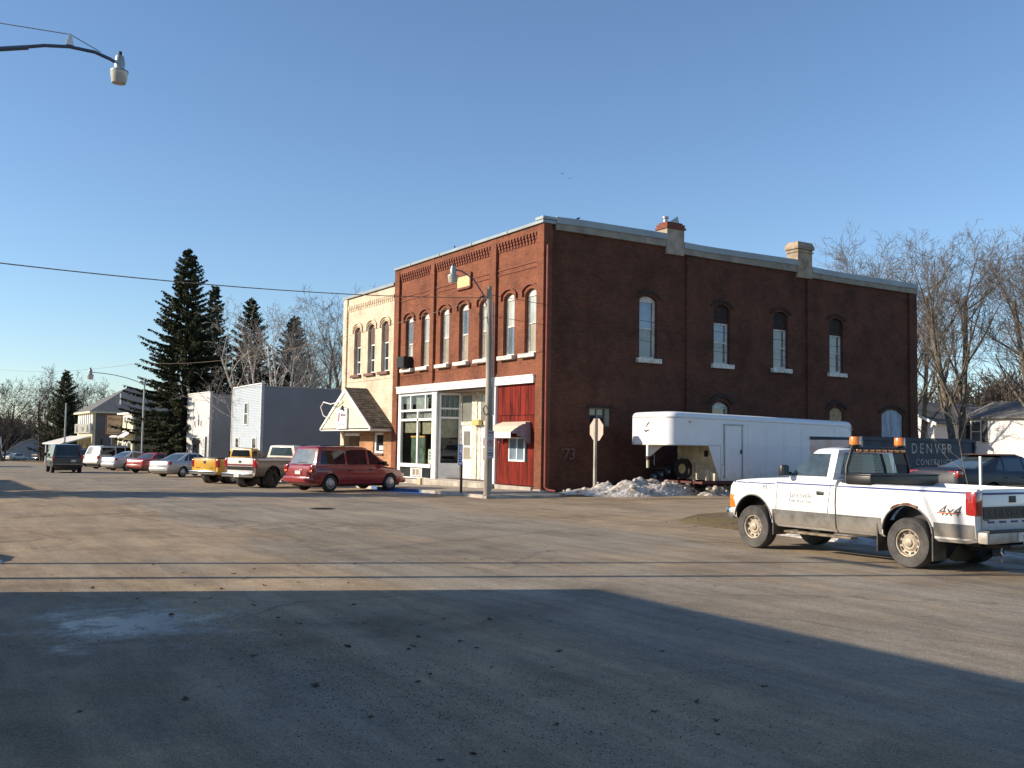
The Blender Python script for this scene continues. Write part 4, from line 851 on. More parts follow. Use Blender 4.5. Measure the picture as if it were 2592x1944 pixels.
def PAINT(n, c, **k):
    k = {**dict(rough=.32, coat=.8, var=.05, scale=1.5, spec=.5, dirt=(DIRTC, .12, .62)), **k}; return M(n, c, **k)

def sedan(name, label, loc, heading, paint, L=4.8, group=None, z=1.46, wide=.9, boot=1.04, tail='wide', R_=.325, wb=2.72, glassm=None, rim=RIMS, nslot=10):
    f, r = wb/2+.93, -(L-wb/2-.93)
    st = [(r, .40, boot-.14, wide*.84), (r+.04, .30, boot-.07, wide*.92), (r+.14, .24, boot-.02, wide*.96), (r+.36, .21, boot, wide*.985), (-1.3, .19, boot-.0, wide), (-.7, .19, boot-.05, wide), (.95, .19, .98, wide), (1.35, .2, .92, wide*.99), (f-.5, .21, .82, wide*.965), (f-.18, .25, .72, wide*.90), (f-.04, .32, .64, wide*.78), (f, .38, .57, wide*.66)]
    c = Car(name, label, 'car', loc, heading, st, paint, group); c.body((-wb/2, wb/2), R_)
    c.greenhouse(.97, z, 1.10, .30, r+.62, -.72, wide*.86, wide*.66, bow=.14); g = glassm or VGL
    for sg in (1, -1):
        c.gpane([(.86, .06), (.10, .06), (.10, .86), (.36, .86)], g, sg); c.gpane([(.02, .06), (-.80, .06), (-.72, .86), (.02, .86)], g, sg); c.gpane([(-.88, .10), (-1.22, .10), (-.86, .80), (-.78, .84)], g, sg, name='quarter_window')
    c.gpane([(-.86, .08), (.86, .08), (.84, .92), (-.84, .92)], g, 'f', name='windscreen'); c.gpane([(-.86, .10), (.86, .10), (.82, .9), (-.82, .9)], VGL2, 'r', name='rear_window')
    c.under(); c.wheels(RUBBER, rim, .21, .68, 'cap', nslot=nslot)
    for x in (.06, -.98): c.seam(x, .30, .95)
    c.seam(1.02, .32, .9); c.patch('side_moulding', paint, -1.0, .98, .50, .56, off=.012)
    for x in (-.12, -.86): c.pair('door_handle', paint, x-.10, wide*.955, .80, x+.08, wide*1.0, .84)
    for sg in (1, -1): c.box('mirror', paint, .78, sg*wide*.98, .96, .92, sg*(wide+.2), 1.10, bevel=.03)
    y0 = wide*.42 if tail == 'wide' else wide*.55
    for sg in (1, -1): c.box('tail_lamp', TAIL, r+.02, sg*y0, boot-.27, r+.24, sg*wide*.957, boot-.08, bevel=.03)
    c.box('number_plate', PLATE, r+.015, -.17, boot-.26, r+.05, .17, boot-.12); c.box('rear_bumper', paint, r-.06, -wide*.86, .36, r+.25, wide*.86, .62, bevel=.06)
    for sg in (1, -1): c.box('head_lamp', LENS, f-.22, sg*.42, .58, f-.04, sg*wide*.84, .72, bevel=.03)
    c.box('front_bumper', paint, f-.3, -wide*.80, .28, f+.04, wide*.80, .52, bevel=.06); c.box('grille', BLACK, f-.06, -.38, .55, f+.01, .38, .66, bevel=.01)
    return c
def pickup(name, label, loc, heading, paint, group=None, L0=-2.85, F=2.35, wb=3.39, belt=1.36, roof=1.9, R_=.39, W=.97, lower=None, split=.78, glassm=VGL, tyre=RUBBER, rim=RIMS, bedtop=1.33, zl=.46, cabmat=None, xc=-.26, style='disc', bump=None, gate=None, tonneau=None, white=None):
    ax = wb/2
    st = [(L0, zl+.06, bedtop, W*.985), (L0+.06, zl+.02, bedtop, W*.995), (xc-.4, zl, bedtop, W), (xc, zl, belt, W), (.55, zl, belt, W), (.86, zl, belt+.0, W*.995), (1.1, zl, belt-.01, W*.99), (F-.5, zl+.02, belt-.06, W*.975), (F-.18, zl+.06, belt-.10, W*.96), (F-.06, zl+.12, belt-.14, W*.945), (F-.015, zl+.14, belt-.18, W*.92), (F, zl+.18, belt-.26, W*.88)]
    c = Car(name, label, 'pickup truck', loc, heading, st, paint, group, prof=[(0, 0), (.90, 0), (.965, .06), (.985, .25), (1.0, .52), (.99, .74), (.975, .90), (.93, .975), (.6, 1.0), (0, 1.012)])
    AZ = R_+.14; c.body((ax,), R_, 'cab_body', 1.16, .36, x0=xc, az=AZ)
    # open box bed: outer sides, rails, inner faces, floor
    rings = []
    for x in np.linspace(L0, xc-.03, 16):
        a, b, w_ = c.at(x); b = bedtop; h = [(w_*p, a+(b-a)*f) for p, f in c.prof[1:8]]
        half = h+[(w_*.93-.075, b-.006), (w_*.93-.09, b-.05), (w_*.93-.10, .74)]
        rings.append([(x, y, z) for y, z in half]+[(x, -y, z) for y, z in half[::-1]])
    me = MB().loft(rings).mesh(); cut = MB()
    for sg in (-1, 1): cut.lathe([(R_*1.16, sg*(W-.30)), (R_*1.16, sg*(W+.3))], (-ax, 0, AZ), 1, 28)
    cm_ = cut.mesh(); cm_.materials.append(BLACK); me.materials.append(paint); me = boolean(me, cm_); me.shade_smooth(); me.set_sharp_from_angle(angle=R(32)); obj('cargo_bed', me, paint, c.root)
    c.axles, c.Rw, c.W = (ax, -ax), R_, W
    for sg in (-1, 1):
        MB().lathe([(R_*1.16, sg*(W-.31)), (R_*1.24, sg*(W-.31)), (R_*1.24, sg*(W-.62)), (R_*1.16, sg*(W-.62))], (-ax, 0, AZ), 1, 24).build('wheel_tub', BLACK, c.root, smooth=40)
    c.box('bed_front_wall', paint, xc-.08, -W*.9, .72, xc-.035, W*.9, bedtop)
    tg = c.box('tailgate', gate or paint, L0-.02, -W*.80, .62, L0+.05, W*.80, bedtop-.01, bevel=.012)
    c.box('tailgate_latch', BLACK, L0-.035, -.08, bedtop-.22, L0-.021, .08, bedtop-.12, parent=tg)
    c.greenhouse(belt, roof, .92, .38, xc+.03, xc+.06, W*.93, W*.74, bow=.10, mat=cabmat)
    for sg in (1, -1): c.gpane([(.80, .05), (xc+.22, .05), (xc+.24, .84), (.40, .84)], glassm, sg)
    c.gpane([(-.88, .08), (.88, .08), (.86, .9), (-.86, .9)], glassm, 'f', name='windscreen'); c.gpane([(-.82, .14), (.82, .14), (.80, .86), (-.80, .86)], glassm, 'r', name='rear_window')
    c.box('chassis_rail', BLACK, L0+.2, -.5, .42, F-.3, .5, .60); c.box('rear_axle', BLACK, -ax-.08, -W+.25, R_-.08, -ax+.08, W-.25, R_+.08); c.box('front_axle', BLACK, ax-.08, -W+.25, R_-.08, ax+.08, W-.25, R_+.08)
    MB().lathe([(.02, -.16), (.15, -.13), (.18, 0), (.15, .13), (.02, .16)], (-ax, 0, R_), 1, 14).build('differential', BLACK, c.root, smooth=50)
    c.wheels(tyre, rim, .27, .56, style)
    if lower: c.patch('lower_panel', lower, -ax+R_*1.2, xc-.03, zl+.05, split, off=.006, nx=8, nz=5); c.patch('lower_panel', lower, xc+.0, ax-R_*1.2, zl+.05, split, off=.006, nx=12, nz=5); c.patch('lower_panel', lower, L0+.01, -ax-R_*1.2, zl+.1, split, off=.006, nx=8, nz=5)
    c.seam(1.12, zl+.1, belt-.06, dx=-.06); c.seam(xc+.2, zl+.04, belt-.02, dx=-.12); c.seam(xc-.015, zl, bedtop, w_=.03)
    c.pair('door_handle', BLACK, xc+.24, W*.985, belt-.30, xc+.40, W*1.008, belt-.23)
    for sg in (1, -1): c.box('tail_lamp', TAIL, L0-.03, sg*W*.82, bedtop-.42, L0+.15, sg*W*.995, bedtop-.05, bevel=.02)
    c.box('rear_bumper', bump or CHROME, L0-.2, -W*.97, .50, L0-.03, W*.97, .68, bevel=.03); c.box('front_bumper', CHROME, F-.12, -W*.95, .52, F+.08, W*.95, .74, bevel=.04)
    for sg in (1, -1): c.box('head_lamp', LENS, F-.08, sg*.52, .80, F+.02, sg*W*.86, .98, bevel=.02); c.box('side_marker', AMB, F-.20, sg*W*.90, .74, F-.03, sg*W*.955, 1.0, bevel=.02)
    c.box('grille', BLACK, F-.05, -.5, .78, F+.015, .5, 1.0, bevel=.01)
    return c
def mirror(c, x, y, z, mat, glassm=None):
    for sg in (1, -1):
        m = c.box('mirror', mat, x-.05, sg*(y+.05), z, x+.05, sg*(y+.24), z+.2, bevel=.03); c.box('mirror_arm', mat, x-.03, sg*(y-.04), z+.02, x+.03, sg*(y+.06), z+.07)
        c.box('mirror_glass', VGL2, x-.06, sg*(y+.07), z+.02, x-.051, sg*(y+.22), z+.18, parent=m)
def pz(x, y, dz=0): return (x, y, zr(x, y)+dz)

# --- white municipal pickup, near right
WPAINT = PAINT('municipal_white', (.78, .78, .77), dirt=((.36, .31, .24), .10, .92), rough=.35, var=.05)
WLOW = M('grey_rocker_panel', (.145, .14, .132), .6, var=.3, scale=4, dirt=((.24, .20, .15), .38, .72)); MUDRIM = M('muddy_steel_rim', (.40, .34, .26), .6, .2, var=.3, scale=9)
T = pickup('white_pickup_truck', 'white long-bed pickup with blue pinstripe, amber beacons and black rack by the kerb', (-6.32, -19.87, -.13), 0, WPAINT, lower=WLOW, split=.775, tyre=DUSTYRUBBER, rim=MUDRIM, glassm=VGL2, R_=.405, bump=M('dusty_white_bumper', (.40, .37, .33), .5, .2, var=.2, scale=5), L0=-2.88, F=2.36, belt=1.385, roof=1.90)
r_ = T.root; NAVY = M('navy_stripe', (.022, .045, .20), .5)
T.patch('pinstripe', NAVY, -2.84, -.30, 1.245, 1.272, off=.004, nx=16, nz=1); T.patch('pinstripe', NAVY, -.25, 1.1, 1.25, 1.277, off=.004, nx=12, nz=1); T.patch('pinstripe', NAVY, 1.13, 2.24, 1.228, 1.250, off=.004, nx=10, nz=1)
T.box('tailgate_stripe', NAVY, -2.912, -.77, 1.235, -2.901, .77, 1.265); T.box('tailgate_band', M('dark_tailgate_band', (.03, .026, .022), .5), -2.914, -.775, .86, -2.902, .775, 1.05)
TXT = M('faded_grey_lettering', (.20, .20, .23), .7); TD = M('tailgate_lettering', (.075, .06, .045), .6)
lm = lambda x, z: frame((x, T.sy(x, z)+.004, z), (-1, 0, 0), (0, 0, 1))
text('M-1', .14, TXT, r_, lm(1.33, 1.165), ext=0); text('City of', .062, TXT, r_, lm(.52, 1.165), ext=0); text('Janesville', .145, TXT, r_, lm(.50, 1.06), ext=0); text('Public Works Dept.', .068, TXT, r_, lm(.50, .955), ext=0)
K4 = M('decal_dark', (.05, .04, .035), .6); text('4x4', .235, K4, r_, lm(-2.45, .965), ext=0, shear=.35, sx=1.1); T.patch('decal_stripe', M('decal_orange', (.55, .12, .05), .6), -2.66, -2.25, .925, .942, sides=(1,), off=.012, nx=4, nz=1)
for o_ in [c_ for c_ in r_.children if c_.name.startswith('lettering')]:
    for v_ in o_.data.vertices: v_.co.y = T.sy(v_.co.x, v_.co.z)+.005
text('CHEVROLET', .17, TD, r_, frame((-2.916, 0, .952), (0, -1, 0), (0, 0, 1)), ext=.003, sx=1.35, name='tailgate_letters')
q = MB()
for i in range(36):
    a, b = 2*math.pi*i/36, 2*math.pi*(i+1)/36; P = lambda t, rr: (-.61+rr*math.cos(t)*.8, T.sy(-.6, .92)+.004, .92+rr*math.sin(t))
    q.add([P(a, .10), P(b, .10), P(b, .106), P(a, .106)], [(0, 1, 2, 3)])
q.build('fuel_flap', M('flap_gap', (.35, .35, .34), .6), r_)
for z in (.70, .72, .75): T.patch('rocker_ridge', BLACK if z == .75 else WLOW, -.9, -.30, z, z+.008, off=.010, nx=4, nz=1); T.patch('rocker_ridge', WLOW, -.22, 1.1, z, z+.008, off=.010, nx=6, nz=1); T.patch('rocker_ridge', WLOW, -2.86, -2.25, z, z+.008, off=.010, nx=4, nz=1)
# wheel arch lips, rust, mudflaps, step bar
RUST = M('rust', (.20, .075, .035), .9, var=.6, scale=20, bump=.6, bscale=60)
for x, Rr in ((1.695, .47), (-1.695, .47)):
    for sg in (1, -1):
        pts = [(x+Rr*math.cos(a), sg*(T.sy(x, .95)-.005), .545+Rr*math.sin(a)) for a in np.linspace(.1, math.pi-.1, 18)]; MB().tube(pts, .018, 6).build('arch_lip', WLOW, r_, smooth=60)
pts = [(-1.695+.495*math.cos(a), T.sy(-1.7, .95)+.002, .545+.487*math.sin(a)) for a in np.linspace(.9, 2.0, 18)]; MB().tube(pts, [.008+.016*abs(math.sin(i*2.7)) for i in range(18)], 6).build('rust_edge', RUST, r_)
for x, zz in ((-1.13, .22), (-2.16, .16), (1.17, .30)):
    for sg in (1, -1): MB().box(x-.012, sg*.62, zz, x+.012, sg*.96, .70).build('mud_flap', M('mud_flap_rubber', (.085, .075, .062), .9, var=.35, scale=6), r_)
for sg in (1, -1): MB().box(-.62, sg*.80, .365, .88, sg*.99, .405).build('step_bar', M('muddy_steel', (.22, .175, .12), .8, .2, var=.4, scale=7), r_, bevel=.012)
mirror(T, .80, .93, 1.40, BLACK)
# rear: wrap-round bumper, hitch, plate, chain
T.box('bumper_step_pad', BLACK, -3.09, -.90, .665, -2.93, .90, .70, bevel=.01); T.box('number_plate', PLATE, -3.095, -.16, .52, -3.082, .16, .66); T.box('tow_hitch', BLACK, -3.12, -.4, .40, -2.6, .4, .48, bevel=.015); MB().lathe([(.03, .48), (.03, .56), (.05, .60), (.03, .65), (.001, .655)], (-3.08, 0, 0), 2, 12).build('tow_ball', CHROME, r_, smooth=50)
for y in (.42,): MB().tube([(-2.98, y, .42), (-2.98, y+.03, .36), (-2.98, y-.02, .31), (-2.98, y+.03, .26), (-2.98, y, .21)], .012, 6).build('safety_chain', CHROME, r_)
MB().lathe([(.11, -.35), (.11, .35)], (-2.35, 0, .42), 1, 14).build('muffler', BLACK, r_, smooth=40)
for i in range(5): T.box('blue_tape', NAVY, -2.912, -.75+i*.31, .80, -2.902, -.58+i*.31, .83)
T.box('emblem_badge', BLACK, -2.911, .62, .84, -2.902, .74, .852)
# headache rack: posts, mesh, amber bar, beacons; tool chest
xr = -.42; q = MB()
for sg in (1, -1): q.tube([(xr, sg*.86, 1.30), (xr, sg*.84, 1.60), (xr, sg*.70, 1.93)], .03, 8)
q.tube([(xr, -.72, 1.925), (xr, .72, 1.925)], .03, 8).tube([(xr, -.86, 1.47), (xr, .86, 1.47)], .02, 6)
rk = q.build('headache_rack', BLACK, r_, smooth=50)
for sg in (1, -1):
    q = MB()
    for i in range(8):
        y = sg*(.46+i*.047); q.tube([(xr, y, 1.48), (xr, sg*(.44+min(i*.047, .26)), 1.90)], .004, 4)
    for i in range(9): z = 1.5+i*.047; q.tube([(xr, sg*.44, z), (xr, sg*(.86-.13*(z-1.5)/.4), z)], .004, 4)
    tag(q.build('rack_mesh', BLACK, rk), kind='stuff')
T.box('amber_light_bar', BLACK, xr-.05, -.70, 1.86, xr+.03, .70, 1.90, parent=rk)
for i in range(8): T.box('amber_light', AMB, xr-.075, -.66+i*.17, 1.85, xr-.04, -.53+i*.17, 1.905, bevel=.008)
for y in (.62, -.60):
    b_ = MB().lathe([(.10, 1.955), (.10, 1.985), (.085, 1.99)], (xr, y, 0), 2, 18).build('beacon', BLACK, r_, smooth=40); MB().lathe([(.095, 1.985), (.095, 2.10), (.085, 2.125), (.001, 2.13)], (xr, y, 0), 2, 20).build('beacon_lens', AMB, b_, smooth=50)
tc_ = T.box('tool_chest', M('black_chest', (.016, .016, .017), .4, .3, var=.2), -.98, -.93, 1.30, -.48, .93, 1.46, bevel=.012); T.box('chest_lid', M('black_chest_lid', (.022, .022, .023), .35, .3, var=.2), -1.0, -.94, 1.462, -.46, .94, 1.485, parent=tc_, bevel=.006)

# --- angle-parked row
ROW = 'vehicles parked nose-in along the shops'
RPM = PAINT('minivan_red', (.24, .012, .014), dirt=((.10, .045, .035), .05, .38))
st = [(-2.42, .36, .80, .76), (-2.38, .30, 1.0, .86), (-2.28, .26, 1.08, .91), (-1.53, .22, 1.10, .94), (.6, .22, 1.04, .94), (1.1, .23, 1.02, .93), (1.7, .24, .95, .91), (2.15, .27, .83, .85), (2.38, .32, .73, .75), (2.46, .38, .62, .62)]
V = Car('red_minivan', 'red minivan parked nose to kerb before the cream building', 'minivan', (-5.45, 6.05, -.185), 74, st, RPM, ROW); V.body((-1.53, 1.53), .335)
V.greenhouse(1.05, 1.75, 1.62, .40, -2.32, -2.04, .86, .68, bow=.14)
for sg in (1, -1):
    V.gpane([(1.16, .02), (.42, .02), (.42, .86), (.58, .84)], VGL, sg); V.gpane([(.32, .02), (-.70, .02), (-.70, .84), (.32, .86)], VGL, sg); V.gpane([(-.80, .03), (-2.0, .06), (-1.86, .78), (-.80, .84)], VGL, sg)
V.gpane([(-.86, .06), (.86, .06), (.84, .92), (-.84, .92)], VGL, 'f', name='windscreen'); V.gpane([(-.88, .04), (.88, .04), (.80, .86), (-.80, .86)], M('rear_glass_frosty', (.16, .19, .21), .12, var=.15, spec=.8), 'r', name='rear_window')
V.under(); V.wheels(RUBBER, RIMS, .21, .64, 'cap', nslot=10)
for x in (-.74, .37, 1.12): V.seam(x, .3, 1.02)
V.patch('slide_rail', BLACK, -2.1, -.78, .86, .885, off=.006, nx=8, nz=1); V.patch('body_moulding', RPM, -1.0, 1.0, .42, .50, off=.014)
for x in (.5, -.58): V.pair('door_handle', BLACK, x-.1, .90, .82, x+.1, .945, .88)
for sg in (1, -1):
    V.box('mirror', BLACK, 1.02, sg*.90, 1.04, 1.18, sg*1.12, 1.2, bevel=.04); V.box('tail_lamp', TAIL, -2.44, sg*.70, .74, -2.24, sg*.905, 1.04, bevel=.03); V.box('tail_amber', AMB, -2.45, sg*.72, .78, -2.3, sg*.90, .84, bevel=.01); V.box('head_lamp', LENS, 2.16, sg*.40, .56, 2.44, sg*.74, .70, bevel=.04); V.box('roof_rail', BLACK, -1.85, sg*.56, 1.785, -.1, sg*.60, 1.82, bevel=.01)
for x in (-1.6, -.6): V.box('roof_bar', BLACK, x-.03, -.56, 1.79, x+.03, .56, 1.81)
V.box('number_plate', PLATE, -2.45, -.17, .68, -2.4, .17, .82); V.box('plate_recess', RPM, -2.435, -.26, .62, -2.38, .26, .88, bevel=.01); V.box('rear_bumper', RPM, -2.53, -.88, .36, -2.2, .88, .60, bevel=.06); V.box('front_bumper', RPM, 2.2, -.74, .30, 2.56, .74, .52, bevel=.07); MB().tube([(-2.42, -.05, 1.13), (-2.40, -.55, 1.16)], .012, 5).build('rear_wiper', BLACK, V.root)
# brown and white pickup
BRP = PAINT('brown_pickup_paint', (.085, .055, .045), rough=.4); CRM = PAINT('pickup_cream', (.66, .62, .52), rough=.4)
P1 = pickup('brown_pickup_truck', 'old brown pickup with white tailgate and cream cab roof beside the red minivan', (-6.15, 11.75, -.30), 64, BRP, ROW, R_=.40, L0=-2.6, F=2.3, wb=3.2, belt=1.34, roof=1.86, gate=M('pickup_tailgate_white', (.66, .65, .62), .4, coat=.4), cabmat=CRM, glassm=VGL2, rim=M('dark_rim', (.06, .055, .05), .6, .3), zl=.5)
P1.patch('side_spear', CRM, -2.55, -.3, 1.22, 1.30, off=.006); P1.box('tailgate_stripe', M('tailgate_maroon', (.16, .02, .025), .4), -2.63, -.77, .98, -2.621, .77, 1.06); P1.box('tailgate_trim', CHROME, -2.632, -.77, .80, -2.621, .77, .96); P1.box('number_plate', PLATE, -2.815, -.16, .50, -2.80, .16, .64); mirror(P1, .8, .92, 1.36, BLACK)
# yellow pickup
YLP = PAINT('pickup_yellow', (.60, .33, .03), rough=.33)
P2 = pickup('yellow_pickup_truck', 'yellow pickup with black bed cover between the silver sedan and brown pickup', (-6.0, 18.4, -.40), 63, YLP, ROW, R_=.37, L0=-2.5, F=2.2, wb=3.0, belt=1.28, roof=1.76, W=.93, glassm=VGL, zl=.46, bedtop=1.27)
P2.box('bed_cover', BLACK, -2.47, -.84, 1.262, -.34, .84, 1.31, bevel=.015); P2.box('oval_badge', SB, -2.535, -.07, 1.02, -2.521, .07, 1.08, bevel=.01); mirror(P2, .8, .88, 1.3, YLP)
for y in (.45, -.5): P2.box('gate_script', BLACK, -2.53, y-.14, .80, -2.521, y+.14, .83)
for sg in (1, -1): P2.box('rear_side_window', VGL, -.2, sg*.80, 1.32, .1, sg*.845, 1.62)
# cars further along
SLV = PAINT('sedan_silver', (.42, .43, .43), metal=.35); SLV2 = PAINT('coupe_silver_blue', (.40, .42, .46), metal=.35); RD2 = PAINT('sedan_red', (.36, .018, .018)); WSV = PAINT('suv_white', (.66, .65, .62))
S1 = sedan('silver_sedan', 'silver sedan with large red tail lamps beside the yellow pickup', (-5.35, 31.9, zr(-5, 31.9)), 58, SLV, group=ROW)
S2 = sedan('red_sedan', 'red sedan parked between the two silver cars', (-4.75, 43.3, zr(-4.2, 43.3)), 58, RD2, L=4.4, wb=2.6, group=ROW, tail='narrow', z=1.40, boot=1.0)
S3 = sedan('silver_coupe', 'silver blue sedan with bare alloy wheels beside the white SUV', (-4.95, 50.3, zr(-4.4, 50.3)), 62, SLV2, L=4.85, wb=2.8, group=ROW, z=1.47, nslot=7, tail='narrow', boot=1.08)
def suv(name, label, loc, heading, paint, cat='SUV', group=None, L=5.0, H=1.9, belt=1.16, W=.98, R_=.38, wb=2.95, hood=1.12, rear_g=VGL):
    f, r = wb/2+.85, -(L-wb/2-.85)
    st = [(r, .48, 1.02, W*.93), (r+.05, .42, belt, W*.97), (r+.3, .38, belt+.02, W*.99), (-wb/2, .36, belt+.02, W), (.6, .36, belt, W), (1.0, .36, hood, W*.99), (f-.35, .40, hood-.10, W*.96), (f-.06, .46, hood-.22, W*.9), (f, .52, hood-.32, W*.84)]
    c = Car(name, label, cat, loc, heading, st, paint, group); c.body((-wb/2, wb/2), R_); c.greenhouse(belt, H, 1.02, .52, r+.05, r+.32, W*.92, W*.74, bow=.1)
    for sg in (1, -1):
        c.gpane([(.84, .05), (.12, .05), (.12, .85), (.54, .85)], VGL, sg); c.gpane([(.02, .05), (-.86, .05), (-.86, .85), (.02, .85)], VGL, sg); c.gpane([(-.98, .06), (r+.26, .06), (r+.46, .84), (-.98, .85)], VGL, sg)
    c.gpane([(-.88, .06), (.88, .06), (.86, .92), (-.86, .92)], VGL, 'f', name='windscreen'); c.gpane([(-.88, .08), (.88, .08), (.84, .88), (-.84, .88)], rear_g, 'r', name='rear_window'); c.under(); c.wheels(RUBBER, RIMS, .25, .62, 'disc')
    for x in (.07, -.92): c.seam(x, .45, belt)
    for sg in (1, -1): c.box('tail_lamp', TAIL, r-.01, sg*W*.80, .85, r+.16, sg*W*.985, belt-.02, bevel=.02); c.box('mirror', BLACK, .82, sg*W*.98, belt, .95, sg*(W+.2), belt+.18, bevel=.03); c.box('roof_rail', BLACK, r+.7, sg*W*.62, H+.03, .3, sg*W*.66, H+.07)
    c.box('rear_bumper', paint, r-.1, -W*.96, .48, r+.2, W*.96, .70, bevel=.04); c.box('front_bumper', paint, f-.2, -W*.9, .46, f+.06, W*.9, .70, bevel=.04); c.box('number_plate', PLATE, r-.112, -.16, .52, r-.101, .16, .64)
    for sg in (1, -1): c.box('head_lamp', LENS, f-.1, sg*.5, hood-.36, f+.01, sg*W*.84, hood-.2, bevel=.02)
    return c
U1 = suv('white_suv', 'large white SUV with dark roof rails parked beyond the silver blue sedan', (-5.0, 57.0, zr(-5.6, 57.0)), 62, WSV, group=ROW, rear_g=M('suv_rear_glass', (.24, .235, .21), .1, spec=.8)); U1.box('gate_trim', CHROME, U1.st[0][0]-.02, -.3, 1.02, U1.st[0][0]+.03, .3, 1.06)
U2 = suv('silver_suv', 'silver crossover half hidden behind the dark van', (-5.6, 72, zr(-5.6, 72)), 55, PAINT('suv_silver', (.40, .40, .41), metal=.3), group=ROW, H=1.7, belt=1.08, L=4.6, W=.92, wb=2.65)
VN = PAINT('van_dark_blue', (.028, .036, .048), dirt=((.12, .10, .08), .1, .5)); st = [(-2.2, .44, 1.05, .93), (-2.14, .40, 1.14, .97), (-1.9, .36, 1.15, .985), (1.2, .36, 1.12, .985), (1.7, .38, 1.04, .95), (2.2, .44, .9, .9), (2.42, .52, .78, .82)]
DV = Car('dark_van', 'dark blue-black van driving away up the street', 'van', (-11.0, 43.8, zr(-11, 43.8)), 1, st, VN); DV.body((-1.4, 1.42), .36); DV.greenhouse(1.13, 1.93, 1.75, .95, -2.16, -2.04, .94, .80, bow=.1)
for sg in (1, -1): DV.gpane([(1.5, .05), (.8, .05), (.8, .84), (1.0, .84)], VGL2, sg); DV.gpane([(.7, .05), (-.7, .05), (-.7, .84), (.7, .84)], VGL2, sg); DV.gpane([(-.8, .05), (-2.0, .05), (-1.9, .82), (-.8, .84)], VGL2, sg)
DV.gpane([(-.86, .06), (.86, .06), (.86, .9), (-.86, .9)], VGL, 'f', name='windscreen'); DV.gpane([(-.86, .08), (-.02, .08), (-.02, .86), (-.82, .86)], VGL, 'r', name='rear_window'); DV.gpane([(.02, .08), (.86, .08), (.82, .86), (.02, .86)], VGL, 'r', name='rear_window'); DV.under(); DV.wheels(RUBBER, RIMS, .23, .62, 'disc')
for sg in (1, -1): DV.box('tail_lamp', TAIL, -2.23, sg*.82, .88, -2.1, sg*.97, 1.22, bevel=.02); DV.box('mirror', BLACK, 1.3, sg*.97, 1.12, 1.42, sg*1.2, 1.34, bevel=.03)
DV.box('rear_bumper', BLACK, -2.32, -.95, .46, -2.1, .95, .66, bevel=.04); DV.box('number_plate', PLATE, -2.235, -.52, .78, -2.2, -.2, .92); DV.seam(.76, .45, 1.1); DV.box('rear_door_gap', BLACK, -2.208, -.006, .7, -2.2, .006, 1.1); DV.box('head_lamp_bar', LENS, 2.3, -.7, .66, 2.44, .7, .78, bevel=.02); DV.box('bumper_trim', CHROME, -2.328, -.9, .62, -2.321, .9, .64)
# far end of the street
B3 = pickup('blue_pickup_truck', 'far blue pickup with black tailgate before the grey hall', (4.2, 176.5, zr(4.2, 176.5)), 62, PAINT('pickup_blue', (.035, .075, .16)), R_=.39, gate=BLACK)
FARC = 'cars parked at the far end of the street'
sedan('white_sedan', 'small far white sedan next to the blue pickup', (-1.1, 179, zr(0, 179)), 48, PAINT('sedan_offwhite', (.6, .58, .52)), group=FARC); sedan('dark_sedan', 'far black sedan behind the white one under the spired sign', (-1.8, 183.5, zr(0, 183.5)), 60, PAINT('sedan_black', (.02, .022, .03)), group=FARC, z=1.55); sedan('maroon_sedan', 'far red sedan cut by the frame edge beyond the street', (-6.2, 178, zr(0, 178)), 50, RD2, group=FARC)
# --- dark saloon and another car in the yard on the right
BK = PAINT('buick_dark_blue', (.016, .018, .028), rough=.4, coat=.15, spec=.3); bx_, by_ = 5.6, -13.9
S5 = sedan('dark_blue_sedan', 'dark blue sedan with rust brown vinyl roof parked on the grass by the blue skip', (bx_+1.5, by_-.35, ground_z(bx_, by_)+.02), 96, BK, L=5.2, wb=2.85, z=1.44, boot=1.08, wide=.93, tail='narrow', glassm=VGL2)
g = S5.g; VR = M('vinyl_roof_brown', (.11, .052, .035), .8, var=.35, scale=6); MB().loft([[(-1.0, -.60, 1.462), (.15, -.60, 1.462), (.15, .60, 1.462), (-1.0, .60, 1.462)], [(-.9, -.45, 1.50), (.1, -.45, 1.50), (.1, .45, 1.50), (-.9, .45, 1.50)]]).build('vinyl_roof', VR, S5.root, smooth=50)
S5.patch('chrome_strip', CHROME, -1.1, 1.0, .58, .60, off=.016, nx=6, nz=1); S5.box('chrome_bumper', CHROME, -2.93, -.8, .50, -2.88, .8, .56, bevel=.015)
sedan('black_sedan', 'black sedan standing under the big bare tree behind the blue one', (17.6, -7.2, ground_z(17.6, -7.2)), 130, PAINT('sedan_jet', (.016, .018, .018)), z=1.46)
